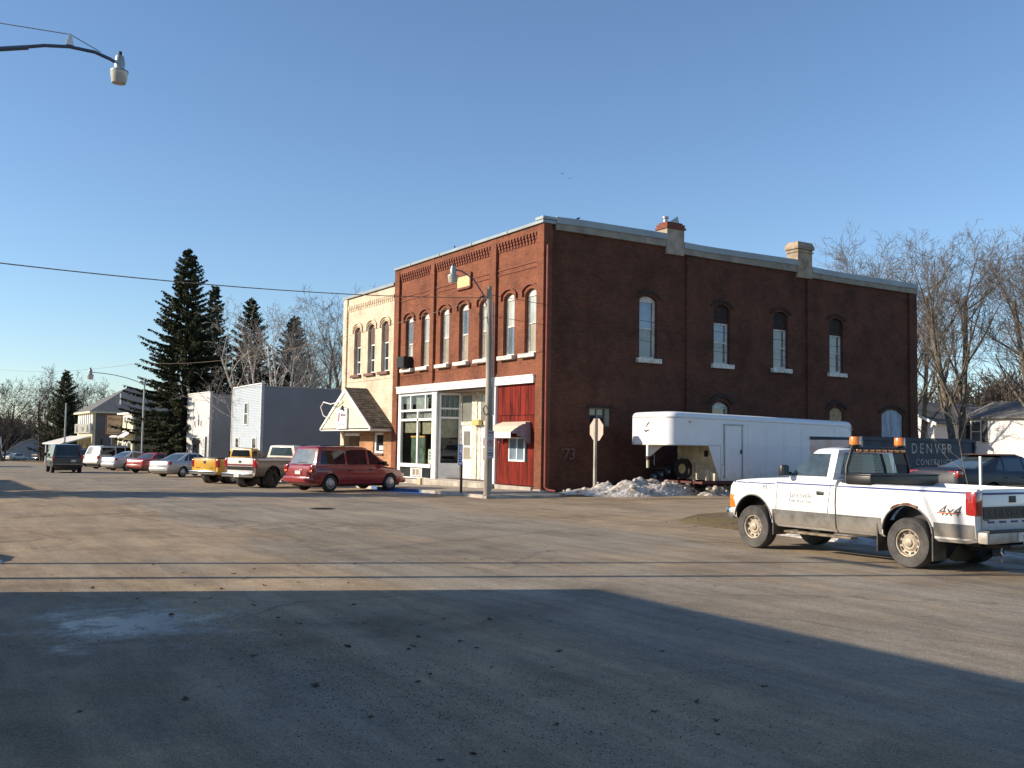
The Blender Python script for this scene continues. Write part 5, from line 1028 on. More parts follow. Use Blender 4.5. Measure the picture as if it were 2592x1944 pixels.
# ------------------------------------------------------------ gooseneck trailer beside the brick wall
TR = thing('gooseneck_trailer', 'long white enclosed gooseneck trailer parked against the brick side wall', 'trailer', (0, 0, 0))
TW = M('trailer_white', (.74, .75, .76), .4, var=.04, scale=1, dirt=((.42, .36, .26), -.2, 1.0)); TB = M('trailer_beige', (.50, .45, .33), .6, var=.2, scale=3); RDK = M('dark_red_frame', (.09, .02, .018), .6, var=.3)
X0, X1, YA, YB = 3.02, 13.1, -4.0, -1.55
def outline(ins, z, rc=.42, n=7):
    p = []; a, b, c, d = X0+ins, X1-ins, YA+ins, YB-ins; r = max(rc-ins*.6, .05)
    for k in range(n+1): t = math.pi+math.pi/2*k/n; p.append((a+r+r*math.cos(t), c+r+r*math.sin(t)))
    for k in range(3): t = -math.pi/2+math.pi/2*k/2; p.append((b-.08+.08*math.cos(t), c+.08+.08*math.sin(t)))
    for k in range(3): t = math.pi/2*k/2; p.append((b-.08+.08*math.cos(t), d-.08+.08*math.sin(t)))
    for k in range(n+1): t = math.pi/2+math.pi/2*k/n; p.append((a+r+r*math.cos(t), d-r+r*math.sin(t)))
    return [(x, y, z-.013*(x-X0)*(z > 2.4)) for x, y in p]
MB().loft([outline(0, 1.872), outline(0, 2.87)]).build('upper_body', TW, TR, smooth=40)
MB().loft([outline(-.012, 2.872), outline(-.012, 2.91)]).build('roof_trim', M('trailer_trim', (.52, .47, .42), .4, .3), TR, smooth=40); X1 = 5.56; MB().loft([outline(-.01, 1.845), outline(-.01, 1.871)]).build('nose_trim', MATS['trailer_trim'], TR, smooth=40); X1 = 13.1
MB().loft([outline(0, 2.912), outline(.012, 2.98), outline(.05, 3.05), outline(.12, 3.09), outline(.4, 3.12), outline(.9, 3.13)]).build('roof', TW, TR, smooth=50)
q = MB().box(5.575, YA+.001, .52, X1-.02, YB-.001, 1.8705); q.build('lower_body', TW, TR)
q = MB().box(5.535, YA+.05, .55, 5.549, YB-.05, 1.84); q.build('front_panel', TB, TR)
for a, b, c, d in ((-3.95, .95, -1.6, .97), (-2.9, .55, -2.88, 1.84)): box('panel_joint', SG, TR, 5.52, a, b, 5.534, c, d)
MB().prism([(5.55, .52), (5.55, 1.84), (4.95, 1.84)], 1, YA+.0, YA+.025).build('wing_gusset', TW, TR)
box('frame_rail', RDK, TR, 4.6, YA-.02, .40, X1, YA+.08, .50); box('frame_rail', RDK, TR, 4.6, YB-.1, .40, X1, YB, .50); box('cross_member', RDK, TR, 4.6, YA+.081, .41, 4.7, YB-.101, .49)
for i in range(7): x = 7.0+i*1.0; box('panel_seam', M('trailer_seam', (.60, .60, .60), .5), TR, x, YA-.004, .54, x+.012, YA-.0005, 2.70)
dr = MB().box(5.72, YA-.035, .60, 5.77, YA-.001, 2.64).box(6.66, YA-.035, .60, 6.71, YA-.001, 2.64).box(5.70, YA-.05, 2.64, 6.76, YA-.001, 2.69).build('door_frame', STEEL, TR)
d_ = box('side_door', TW, TR, 5.78, YA-.02, .60, 6.65, YA-.002, 2.63); box('door_latch', BLACK, d_, 6.58, YA-.05, 1.55, 6.63, YA-.021, 1.72)
MB().tube([(5.60, YA-.03, 1.15), (5.62, YA-.09, 1.1), (5.60, YA-.09, .75), (5.68, YA-.03, .68)], .014, 6).build('grab_handle', CHROME, TR)
for x, z in ((3.95, 2.70), (13.0, 2.62)): box('marker_lamp', TAIL, TR, x, YA-.03, z, x+.09, YA-.002, z+.05)
box('roof_plate', WHITE, TR, 12.5, YA-.018, 2.72, 12.95, YA-.013, 2.78)
box('junction_box', BLACK, TR, 5.38, -3.82, 1.55, 5.52, -3.66, 1.72); box('vent', BLACK, TR, 5.51, -3.35, 1.42, 5.533, -3.15, 1.66)
MB().tube([(3.0, -2.78, 1.84), (3.0, -2.78, 1.42)], .065, 12).build('coupler_post', TW, TR, smooth=40); MB().tube([(3.0, -2.78, 1.42), (3.0, -2.78, 1.28)], .072, 12).build('coupler_band', RDK, TR, smooth=40); MB().tube([(3.0, -2.78, 1.28), (3.0, -2.78, .98)], .055, 12).build('coupler_socket', TB, TR, smooth=40); MB().prism([(3.08, 1.84), (3.75, 1.84), (3.08, 1.40)], 1, -2.80, -2.76).build('coupler_gusset', TW, TR)
MB().tube([(3.2, -2.9, 1.5), (3.22, -2.9, 1.35), (3.2, -2.9, 1.2), (3.23, -2.9, 1.08)], .012, 5).build('safety_chain', STEEL, TR)
sp_ = MB().lathe([(.20, .09), (.22, .11), (.34, .115), (.40, .08), (.41, 0), (.41, -.08), (.20, -.09)], (0, 0, 0), 0, 30, cap=False).build('spare_wheel', RUBBER, TR, smooth=40); sp_.location = (5.40, -2.08, .93); sp_.rotation_euler = (0, 0, .12)
MB().lathe([(.205, -.05), (.19, -.06), (.15, -.02), (.09, -.035), (.08, -.06), (.001, -.062)], (0, 0, 0), 0, 22, cap=False).build('spare_rim', M('cream_rim', (.50, .42, .22), .5, var=.15), sp_, smooth=40)
MB().lathe([(.001, -.118), (.36, -.112), (.38, -.09)], (0, 0, 0), 0, 24, cap=False) if 0 else None
MB().prism([(-2.24, .52), (-1.9, .52), (-2.07, 1.40)], 0, 5.50, 5.533).build('spare_bracket', TW, TR)
lg = MB().box(4.98, -3.15, .42, 5.08, -3.05, 1.19).build('landing_leg', M('leg_tan', (.30, .25, .18), .7), TR); MB().box(5.0, -3.13, -.08, 5.06, -3.07, .419).build('leg_foot_tube', RDK, lg)
for x, m in ((4.35, -3.9), (5.36, -3.85)): MB().prism([(-.16, 0), (.16, 0), (.02, .42)], 1, 0, .2) if 0 else None
MB().prism([(5.15, .52), (5.36, .52), (5.25, .92)], 1, -3.72, -3.6).build('front_chock', TB, TR); box('front_box', TB, TR, 5.30, -3.97, .52, 5.53, -3.76, .80)
for x in (9.2, 10.1):
    for y in (YA+.14, YB-.14):
        w_ = MB().lathe([(.20, .10), (.34, .105), (.38, .06), (.38, -.06), (.34, -.105), (.20, -.10), (.20, .10)], (0, 0, 0), 1, 26, cap=False).build('wheel', RUBBER, TR, smooth=40); w_.location = (x, y, .40); MB().lathe([(.205, .07), (.17, .05), (.001, .06)], (0, 0, 0), 1, 18, cap=False).build('rim', RIMS, w_); w_.rotation_euler = (0, 0, math.pi)
# swoosh emblem on the nose
EMB = M('emblem_dark', (.06, .05, .045), .6)
def swoosh(pts):
    q = MB(); n = len(pts)
    for (y, z, h) in ():
        pass
    left = []; right = []
    for i, (y, z, h) in enumerate(pts):
        a = pts[max(0, i-1)]; b = pts[min(n-1, i+1)]; d = Vector((b[0]-a[0], b[1]-a[1])).normalized(); left.append((y-d.y*h, z+d.x*h)); right.append((y+d.y*h, z-d.x*h))
    q.prism(left+right[::-1], 0, X0-.006, X0-.001); return q
swoosh([(-2.85, 2.73, .012), (-2.76, 2.66, .035), (-2.66, 2.56, .022), (-2.62, 2.50, .006)]).build('emblem', EMB, TR); swoosh([(-2.58, 2.47, .008), (-2.56, 2.40, .03), (-2.62, 2.36, .035), (-2.74, 2.39, .03), (-2.88, 2.42, .008)]).build('emblem', EMB, TR)
# cord of the trailer: safe snow piles, meters
# ------------------------------------------------------------ snow, meters, signs
SNOW = None
def snow_mat():
    m, t, b = newmat('dirty_snow'); tc = nd(t, 'TexCoord'); v = tc.outputs['Object']; n1 = noise(t, v, 3, 7, .7); n2 = noise(t, v, 14, 6, .7)
    c = ramp(t, n1.outputs[0], [(.36, (.30, .25, .20)), (.52, (.58, .54, .49)), (.72, (.76, .73, .69))]).outputs[0]
    c = mixc(t, ramp(t, n2.outputs[0], [(.60, (0,)*3), (.72, (.55,)*3)]).outputs[0], c, (.20, .16, .11)); t.links.new(c, b.inputs['Base Color']); b.inputs['Roughness'].default_value = .85
    b.inputs['Subsurface Weight'].default_value = .0; bumpn(t, b, n2.outputs[0], .7, .05); return m
SNOW = snow_mat()
def snow_pile(name, label, cx, cy, lx, ly, h, rz, seed, rough=1.0, chunk=0):
    r = random.Random(seed); ph = [r.uniform(0, 6.3) for _ in range(12)]
    def f(u, v):
        d = math.hypot(u, v); base = max(0, 1-d*d)**.8
        lump = .55+.45*(math.sin(u*3.1+ph[0])*math.sin(v*2.3+ph[1])*.5+.5)+.22*math.sin(u*7+ph[2]+2*math.sin(v*5+ph[3]))+.12*math.sin(u*15+v*9+ph[4])*rough
        fine = .07*rough*(abs(math.sin(u*31+ph[5]+3*math.sin(v*13)))+abs(math.sin(v*27+ph[6]+2*math.sin(u*17)))-.8)
        return h*(base*lump+(fine if base > .05 else 0))
    n = 72; q = MB(); c, s = math.cos(rz), math.sin(rz)
    def P(a, b):
        u, v = a*2-1, b*2-1; u2, v2 = u*math.sqrt(1-v*v/2), v*math.sqrt(1-u*u/2); x, y = u2*lx, v2*ly; X, Y = x*c-y*s, x*s+y*c
        return (X, Y, ground_z(cx+X, cy+Y)-ground_z(cx, cy)-.04+f(u2, v2))
    q.grid(P, n, n); o = q.build(name, SNOW, None, smooth=70); o.location = (cx, cy, ground_z(cx, cy)); tag(o, label, 'snow pile')
    for k in range(chunk):
        u, v = r.uniform(-.8, .8), r.uniform(-.75, .75); s_ = r.uniform(.04, .13); X, Y = u*lx, v*ly; X, Y = X*c-Y*s, X*s+Y*c; bmm = bmesh.new(); bmesh.ops.create_icosphere(bmm, subdivisions=2, radius=1)
        for w_ in bmm.verts: w_.co *= s_*(1+.35*math.sin(w_.co.x*5+k)*math.sin(w_.co.y*4+k*2)+.2*math.sin(w_.co.z*7)); w_.co.z *= .75
        me = bpy.data.meshes.new('snow_lump'); bmm.to_mesh(me); bmm.free(); me.shade_smooth(); e = obj('snow_lump', me, SNOW, o); e.location = (X, Y, f(u, v)+s_*.25)
    return o
snow_pile('snow_pile', 'long heap of dirty snow rubble under the trailer nose by the stop sign', 3.3, -2.15, 2.5, .95, .62, -.22, 3, 1, 24)
snow_pile('snow_pile', 'low streak of snow left along the foot of the brick wall', 1.4, -.9, 1.4, .45, .22, -.1, 5, .8, 6)
snow_pile('snow_pile', 'low grey snow remnant under the trailer frame behind the landing leg', 6.8, -3.6, 1.9, .55, .36, -.1, 8, 1, 16)
snow_pile('snow_pile', 'smooth rounded snow hump at the left gutter', -20.55, -14.6, .95, 1.9, .42, 0, 11, .3, 0)
snow_pile('snow_pile', 'thin icy snow strip in the gutter beside the white pickup', -4.5, -20.2, .7, 4.4, .10, 0, 14, .6, 0)
GM = M('meter_grey', (.10, .11, .12), .5, .3, var=.25); gm = thing('gas_meter_set', 'cluster of dark gas meters at the foot of the brick side wall', 'gas meter', (5.6, -.3, .05))
for i, x in enumerate((-.25, .12, .5)): MB().box(x-.12, -.12, .30+.1*i, x+.12, .1, .62+.1*i).build('meter', GM, gm, bevel=.04, smooth=40); MB().tube([(x, 0, -.2), (x, 0, .29+.1*i)], .02, 6).build('riser_pipe', GM, gm); MB().lathe([(.07, -.13), (.07, -.15), (.001, -.151)], (x, 0, .5+.1*i), 1, 12).build('dial', LENS, gm)
MB().tube([(-.35, .02, .82), (.7, .02, .86)], .022, 6).build('header_pipe', GM, gm)
# stop sign seen from behind
SS = thing('stop_sign', 'octagonal stop sign seen from its bare back on a timber post', 'sign', (1.55, -1.4, ground_z(1.55, -1.4)))
PM2 = M('grey_timber_post', (.40, .37, .31), .85, var=.25, scale=6, streak=.2); MB().box(-.05, -.05, -.3, .05, .05, 2.88).build('post', PM2, SS, bevel=.006)
o8 = lambda rr: [(rr*math.cos(math.pi/8+k*math.pi/4), 2.45+rr*math.sin(math.pi/8+k*math.pi/4)) for k in range(8)]
pl = MB().prism(o8(.455), 0, .052, .056).build('plate_back', M('sign_back', (.50, .40, .335), .6, .2, var=.08), SS); MB().prism(o8(.45), 0, .0565, .058).build('red_face', SR, pl)
text('STOP', .3, WHITE, SS, frame((.0595, 0, 2.45), (0, 1, 0), (0, 0, 1)), ext=.001)
for z in (2.3, 2.62): MB().lathe([(.014, 0), (.014, -.008), (.001, -.009)], (-.051, 0, z), 0, 8).build('bolt', STEEL, SS)
# corner utility pole with street lamp and parking sign
def lamp_head(parent, p, s=1.0):
    x, y, z = p; hd = MB().lathe([(.045*s, .30*s), (.05*s, .38*s), (.10*s, .22*s)][:0]+[(.11*s, -.02*s), (.12*s, .12*s), (.09*s, .27*s), (.05*s, .29*s)], (x, y, z), 2, 18).build('lamp_housing', M('lamp_grey', (.30, .32, .32), .45, .4, var=.12), parent, smooth=40)
    MB().lathe([(.045*s, .292*s), (.045*s, .38*s), (.001, .385*s)], (x, y, z), 2, 12).build('photocell', BLACK, parent)
    MB().lathe([(.115*s, -.022*s), (.20*s, -.07*s), (.205*s, -.10*s)], (x, y, z), 2, 22, cap=False).build('lamp_collar', MATS['lamp_grey'], parent, smooth=40)
    MB().lathe([(.20*s, -.102*s), (.165*s, -.33*s), (.15*s, -.36*s), (.001, -.365*s)], (x, y, z), 2, 24).build('glass_bowl', M('lamp_bowl', (.50, .46, .40), .18, var=.1, coat=.6), parent, smooth=40)
CP = thing('utility_pole', 'grey weathered wooden pole with lamp arm and parking plate at the street corner', 'utility pole', (-3.35, -1.62, -.05))
MB().tube([(0, 0, -.4), (.0, 0, 3), (-.02, 0, 5.5), (-.05, 0, 7.45)], [.128, .115, .102, .09], 14).build('pole', WOODPOLE, CP, smooth=40)
MB().tube([(-.1, .05, 6.7), (-.25, .12, 7.2), (-.55, .27, 7.7), (-.95, .46, 7.98), (-1.15, .55, 8.02)], .025, 8).build('lamp_arm', M('arm_blue_grey', (.10, .12, .17), .5, .5), CP, smooth=50); lamp_head(CP, (-1.22, .58, 7.88), .95)
MB().tube([(.17, -.02, 2.85), (.17, -.02, 4.2)], .05, 10).build('conduit', WHITE, CP, smooth=40); MB().tube([(.15, -.02, .2), (.15, -.02, 2.84)], .03, 8).tube([(.15, -.02, 4.2), (.13, -.02, 6.9)], .025, 8).build('riser', STEEL, CP)
MB().tube([(-.13, -.02, 3.2), (-.25, -.05, 3.05), (-.13, -.02, 2.85)], .018, 5).build('step_iron', BLACK, CP)
PRD = M('plate_dull_red', (.22, .10, .10), .6); NP = MB().box(-.145, -.175, 1.33, .145, -.165, 2.30).build('parking_plate', M('parking_plate_grey', (.40, .42, .45), .5, var=.08), CP)
q = MB(); 
for i in range(28):
    a, b = 2*math.pi*i/28, 2*math.pi*(i+1)/28; q.add([(r0_*math.cos(t)*1.0, -.178, 1.86+r0_*math.sin(t)) for r0_, t in ((.10, a), (.10, b), (.125, b), (.125, a))], [(0, 1, 2, 3)])
q.add([(-.085, -.1785, 1.935), (-.07, -.1785, 1.95), (.085, -.1785, 1.785), (.07, -.1785, 1.77)], [(0, 1, 2, 3)]); q.build('no_parking_ring', SR, CP)
PF = lambda z: frame((0, -.177, z), (1, 0, 0), (0, 0, 1)); text('P', .2, BLACK, CP, PF(1.86), ext=.001); 
for z, hh_, m in ((2.22, .03, PRD), (2.12, .012, PRD), (1.62, .012, PRD), (1.50, .02, BLACK), (1.43, .012, BLACK)): box('plate_print', m, CP, -.10, -.178, z-hh_, .10, -.1755, z+hh_)
MB().tube([(-.12, 0, 6.35), (-.35, .05, 6.2), (-.42, .1, 6.45), (-.25, .1, 6.7), (-.1, 0, 6.6)], .012, 5).build('wire_loop', BLACK, CP)
HCS = thing('disabled_parking_sign', 'blue and white disabled parking plates on a thin brown post by the kerb', 'sign', (-3.5, .0, -.03)); MB().box(-.035, -.035, -.3, .035, .035, 1.12).build('post', M('brown_post', (.07, .04, .022), .8), HCS)
BLU = M('sign_blue', (.04, .12, .42), .5); 
for z0, z1 in ((1.45, 1.78), (1.20, 1.44), (1.02, 1.19)): box('plate', BLU, HCS, -.05, -.15, z0, -.042, .15, z1, bevel=.002)
box('white_symbol_field', WHITE, HCS, -.053, -.09, 1.49, -.0505, .09, 1.74)
HF = lambda y, z: frame((-.0545, y, z), (0, -1, 0), (0, 0, 1)); MB().lathe([(.02, 0), (.001, -.001)], (-.0545, 0, 1.70), 0, 10).build('symbol_head', BLU, HCS); q = MB()
for i in range(14): a, b = 2*math.pi*i/18-.3, 2*math.pi*(i+1)/18-.3; q.add([(-.0545, -r0_*math.cos(t), 1.575+r0_*math.sin(t)) for r0_, t in ((.045, a), (.045, b), (.06, b), (.06, a))], [(0, 1, 2, 3)])
q.build('symbol_wheel', BLU, HCS); MB().box(-.0545, -.01, 1.59, -.0535, .012, 1.685).build('symbol_body', BLU, HCS)
for z in (1.38, 1.32, 1.26): box('plate_print', WHITE, HCS, -.053, -.1, z-.014, -.0505, .1, z+.014)
box('plate_print', WHITE, HCS, -.053, -.12, 1.05, -.0505, .12, 1.12)
# street-lamp poles further up and at the left
def lamp_pole(name, label, base, h, tip, mat=STEEL, rad=.09, stay=False, s=1.0):
    t = thing(name, label, 'street lamp', base); MB().tube([(0, 0, -.5), (0, 0, h)], [rad, rad*.7], 12).build('pole', mat, t, smooth=40); tx, ty, tz = tip
    pts = [(0, 0, h-.6)]+[(tx*u, ty*u, lerp(h-.55, tz+.1, 1-(1-u)**2.2)) for u in (.15, .35, .55, .75, .9, 1)]
    MB().tube(pts, .03, 8).build('arm', mat, t, smooth=50); lamp_head(t, (tx, ty, tz-.02), s); return t
lamp_pole('street_lamp', 'slender grey street lamp with a long arm beside the big spruce', (-3.7, 54, zr(-3.7, 54)), 7.6, (-4.2, .1, 7.75), s=1.3)
MB()
P3 = thing('utility_pole', 'thin pale pole standing before the tavern porch', 'utility pole', (-4.4, 92.5, zr(-4.4, 92.5))); MB().tube([(0, 0, -.4), (0, 0, 7.1)], [.11, .09], 10).build('pole', STEEL, P3, smooth=40); box('parking_plate', MATS['parking_plate_grey'], P3, -.2, -.2, 1.6, .2, -.18, 2.6)
LA_ = thing('street_lamp', 'street lamp arm with guy rod reaching in over the left gutter', 'street lamp', (-22.9, -15.6, -.1)); MB().tube([(0, 0, -.4), (0, 0, 8.0)], [.10, .07], 14).build('pole', WOODPOLE, LA_, smooth=40)
MB().tube([(.05, 0, 6.9), (1.4, -.17, 7.2), (2.73, -.34, 7.47), (3.09, -.39, 7.56)], .036, 10).build('arm', MATS['arm_blue_grey'], LA_, smooth=50); MB().tube([(2.95, -.37, 7.53), (3.3, -.41, 7.63), (3.63, -.45, 7.675), (3.98, -.5, 7.655), (4.2, -.53, 7.585), (4.31, -.54, 7.53)], .026, 10).build('arm_tip', MATS['arm_blue_grey'], LA_, smooth=50)
MB().tube([(.05, 0, 7.8), (2.71, -.34, 7.85), (3.64, -.46, 7.86), (4.06, -.51, 7.67)], .007, 6).build('guy_rod', STEEL, LA_); MB().prism([(3.58, 7.70), (3.69, 7.70), (3.655, 7.87), (3.62, 7.87)], 1, -.475, -.445).build('guy_strut', WHITE, LA_); lamp_head(LA_, (4.33, -.54, 7.476), .66)
PB_ = thing('utility_pole', 'tall timber pole beside the left gutter', 'utility pole', (-23.0, -13.75, -.1)); MB().tube([(0, 0, -.4), (0, 0, 7.4)], [.09, .06], 12).build('pole', WOODPOLE, PB_, smooth=40); MB().box(-.06, -.9, 6.9, .06, .9, 7.02).build('cross_arm', WOODPOLE, PB_)
WIRE = M('wire_black', (.03, .028, .026), .7)
def wire(label, a, b, sag, r=.012, n=24, group='overhead wires', mid=None, mat=WIRE):
    a, b = Vector(a), Vector(b); pts = [a.lerp(b, i/n)-Vector((0, 0, sag*4*(i/n)*(1-i/n))) for i in range(n+1)]
    o = MB().tube(pts, r, 5).build('overhead_wire', mat); tag(o, label, 'wire', group); return o
TWIST = M('wire_weathered', (.20, .15, .10), .8, var=.4, scale=8)
wire('twisted service cable crossing the street to the corner pole', (-3.4, -1.62, 7.0), (-27, -10.2, 5.5), .45, .014, mat=TWIST)
wire('thin cable running along the street from the corner pole past the big spruce', (-3.42, -1.6, 7.05), (-3.7, 54, 8.15), .85, .010, mat=TWIST); wire('thin cable continuing past the tavern over the far street', (-3.7, 54, 8.15), (-9, 150, 13.2), .8, .013, mat=TWIST)
wire('upper black wire crossing before the brick side wall', (-3.35, -1.66, 7.1), (34, -1.8, 6.9), .55, .010); wire('lower black wire crossing before the brick side wall', (-3.35, -1.66, 6.35), (34, -1.8, 5.6), .45, .008)
wire('slack wire from the thin tavern pole to the dark spruce', (-4.4, 92.5, 5.6), (-9, 90, 3.4), .15, .012)
# ------------------------------------------------------------ skip, lot
SKP = thing('roll_off_skip', 'dark blue steel skip with white block lettering behind the parked pickup', 'skip', (0, 0, 0)); NB = M('skip_blue', (.018, .032, .062), .55, .2, var=.3, scale=2); sx0, sx1, sy0, sy1, sz = 5.6, 11.75, -10.45, -8.3, .05
box('near_side', NB, SKP, sx0, sy0, sz, sx1, sy0+.06, 2.12); box('far_side', NB, SKP, sx0, sy1-.06, sz, sx1, sy1, 2.12); box('floor', NB, SKP, sx0+.06, sy0+.061, sz, sx1-.06, sy1-.061, sz+.12); box('head_end', NB, SKP, sx0, sy0+.061, sz, sx0+.06, sy1-.061, 2.10); box('tail_door', NB, SKP, sx1-.06, sy0+.061, sz, sx1, sy1-.061, 2.10)
for y in (sy0-.05, sy1-.03): box('top_rail', NB, SKP, sx0-.03, y, 2.10, sx1+.03, y+.10, 2.22)
for i in range(2): box('end_stake', NB, SKP, (sx0, sx1-.08)[i], sy0-.05, sz, (sx0+.08, sx1)[i], sy0-.002, 2.098)
box('door_hinge', BLACK, SKP, sx1+.002, sy0+.0, 1.85, sx1+.12, sy0+.1, 2.0)
LET = M('skip_lettering', (.50, .49, .44), .8, var=.35, scale=12); SKF = lambda x, z: frame((x, sy0-.004, z), (1, 0, 0), (0, 0, 1))
text('DENVER', .50, LET, SKP, SKF(9.30, 1.84), ext=.002, space=1.45, sx=.95); text('CONSTRUCTION', .30, LET, SKP, SKF(9.75, 1.38), ext=.002, space=1.3, sx=.95); text('DENVER, IA', .25, LET, SKP, SKF(8.75, 1.0), ext=.002, space=1.2)
WPT = MB().tube([(0, 0, -.3), (0, 0, 1.36)], .035, 8).build('marker_post', WHITE, None, smooth=40); WPT.location = (1.4, -17.3, ground_z(1.4, -17.3)); tag(WPT, 'thin white marker post standing in the grass by the dark sedan', 'post')
# ------------------------------------------------------------ vegetation
def tubes_np(P0, P1, R0, R1, n):
    """many tapered tubes at once -> vertices, quads"""
    P0, P1 = np.asarray(P0, float), np.asarray(P1, float); D = P1-P0; L = np.linalg.norm(D, axis=1, keepdims=True); D = D/np.maximum(L, 1e-6)
    ref = np.where(np.abs(D[:, 2:3]) > .9, np.array([[1., 0, 0]]), np.array([[0, 0, 1.]])); A = np.cross(D, ref); A /= np.linalg.norm(A, axis=1, keepdims=True); B = np.cross(D, A)
    an = np.linspace(0, 2*np.pi, n, endpoint=False); ca, sa = np.cos(an), np.sin(an)
    off = A[:, None, :]*ca[None, :, None]+B[:, None, :]*sa[None, :, None]
    V = np.concatenate([P0[:, None, :]+off*np.asarray(R0)[:, None, None], P1[:, None, :]+off*np.asarray(R1)[:, None, None]], 1).reshape(-1, 3)
    k = np.arange(len(P0))[:, None]*2*n; i = np.arange(n)[None, :]; j = (i+1) % n
    F = np.stack([k+i, k+j, k+n+j, k+n+i], -1).reshape(-1, 4); return V, F
def mesh_np(name, V, F, smooth=True):
    me = bpy.data.meshes.new(name); me.vertices.add(len(V)); me.vertices.foreach_set('co', np.asarray(V, np.float32).ravel()); F = np.asarray(F); nf, k = F.shape
    me.loops.add(nf*k); me.loops.foreach_set('vertex_index', F.astype(np.int32).ravel()); me.polygons.add(nf); me.polygons.foreach_set('loop_start', np.arange(0, nf*k, k, dtype=np.int32)); me.polygons.foreach_set('loop_total', np.full(nf, k, np.int32))
    me.update(); me.validate()
    if smooth: me.shade_smooth()
    return me
def grow(seed, height, trunks=((0, 0, 1),), r0=.2, fork=.3, nlev=4, nch=(7, 6, 6, 5), lr=(.62, .50, .46, .42), ang=(38, 42, 45, 50), up=.12, wander=.10, first=.6, spread=1.0, thin=.58):
    """bare tree skeleton; returns segments by level: list of (p0, p1, ra, rb)"""
    g = random.Random(seed); segs = [[] for _ in range(nlev+1)]
    def br(p, d, L, r, lev):
        n = max(2, int(5-lev)) if lev < nlev else 2; q = p.copy(); dd = d.copy(); pts = [(q.copy(), r)]
        for i in range(n):
            wd = wander*(.45 if lev == 0 else 1); dd = (dd+Vector((g.gauss(0, wd), g.gauss(0, wd), g.gauss(0, wd)+up))).normalized(); q2 = q+dd*(L/n); rr = r*(1-.72*(i+1)/n) if lev else r*(1-.55*(i+1)/n)
            segs[lev].append((q.copy(), q2.copy(), pts[-1][1], rr)); q = q2; pts.append((q.copy(), rr))
        if lev >= nlev: return
        m = nch[lev]
        for k in range(m):
            f = lerp(fork if lev == 0 else .25, 1.0, (k+g.uniform(.2, .9))/m); i = min(n-1, int(f*n)); a, b = pts[i], pts[i+1]; t = f*n-i; pp = a[0].lerp(b[0], min(1, t)); rr = lerp(a[1], b[1], min(1, t))
            ax = (b[0]-a[0]).normalized(); o = ax.orthogonal(); o = Matrix.Rotation(g.uniform(0, 6.283), 3, ax)@o; an = R(g.gauss(ang[lev], 9))*spread; nd_ = (ax*math.cos(an)+o*math.sin(an)).normalized()
            br(pp, nd_, L*lr[lev]*g.uniform(.75, 1.2)*(1.15-.45*f if lev == 0 else 1), max(rr*thin, .004), lev+1)
    for t in trunks:
        d = Vector(t).normalized(); br(Vector((0, 0, -.3))+Vector((t[0], t[1], 0))*.4, d, height*first, r0, 0)
    return segs
def seg_arrays(segs, levels, rmin):
    S = [s for l in levels for s in segs[l]]; return [tuple(s[0]) for s in S], [tuple(s[1]) for s in S], [max(s[2], rmin) for s in S], [max(s[3], rmin*.7) for s in S]
BARK = M('grey_bark', (.17, .143, .105), .95, var=.35, scale=4, bump=.5, bscale=20); TWIG = M('twig_bark', (.165, .138, .115), .95, var=.2, scale=1); WOODT = M('wood_twigs', (.105, .085, .070), .95, var=.25, scale=.15); BIRCH = M('birch_bark', (.62, .57, .50), .85, var=.3, scale=6); BTWIG = M('birch_twig', (.30, .265, .235), .95, var=.2)
def bare_tree(name, label, loc, height, seed, bark=BARK, twig=TWIG, rmin=.011, trunk_levels=(0, 1), group=None, rz=0, **k):
    segs = grow(seed, height, **k); t = thing(name, label, 'tree', loc, rz, group)
    V, F = tubes_np(*seg_arrays(segs, trunk_levels, rmin), 8); obj('trunk', mesh_np('trunk', V, F), bark, t)
    V, F = tubes_np(*seg_arrays(segs, range(trunk_levels[-1]+1, len(segs)), rmin), 3); o = obj('crown', mesh_np('crown', V, F), twig, t); return t
NEED = None
def needle_mat(name, a, b):
    m, t, bs = newmat(name); tc = nd(t, 'TexCoord'); n1 = noise(t, tc.outputs['Object'], .8, 4, .6); n2 = noise(t, tc.outputs['Object'], 7, 3, .6)
    c = mixc(t, n1.outputs[0], a, b); c = mixc(t, .6, c, ramp(t, n2.outputs[0], [(.3, (.5,)*3), (.7, (1.5,)*3)]).outputs[0], 'MULTIPLY'); t.links.new(c, bs.inputs['Base Color']); bs.inputs['Roughness'].default_value = .8; bs.inputs['Specular IOR Level'].default_value = .2; return m
NEED = needle_mat('spruce_needles', (.026, .036, .017), (.070, .070, .032))
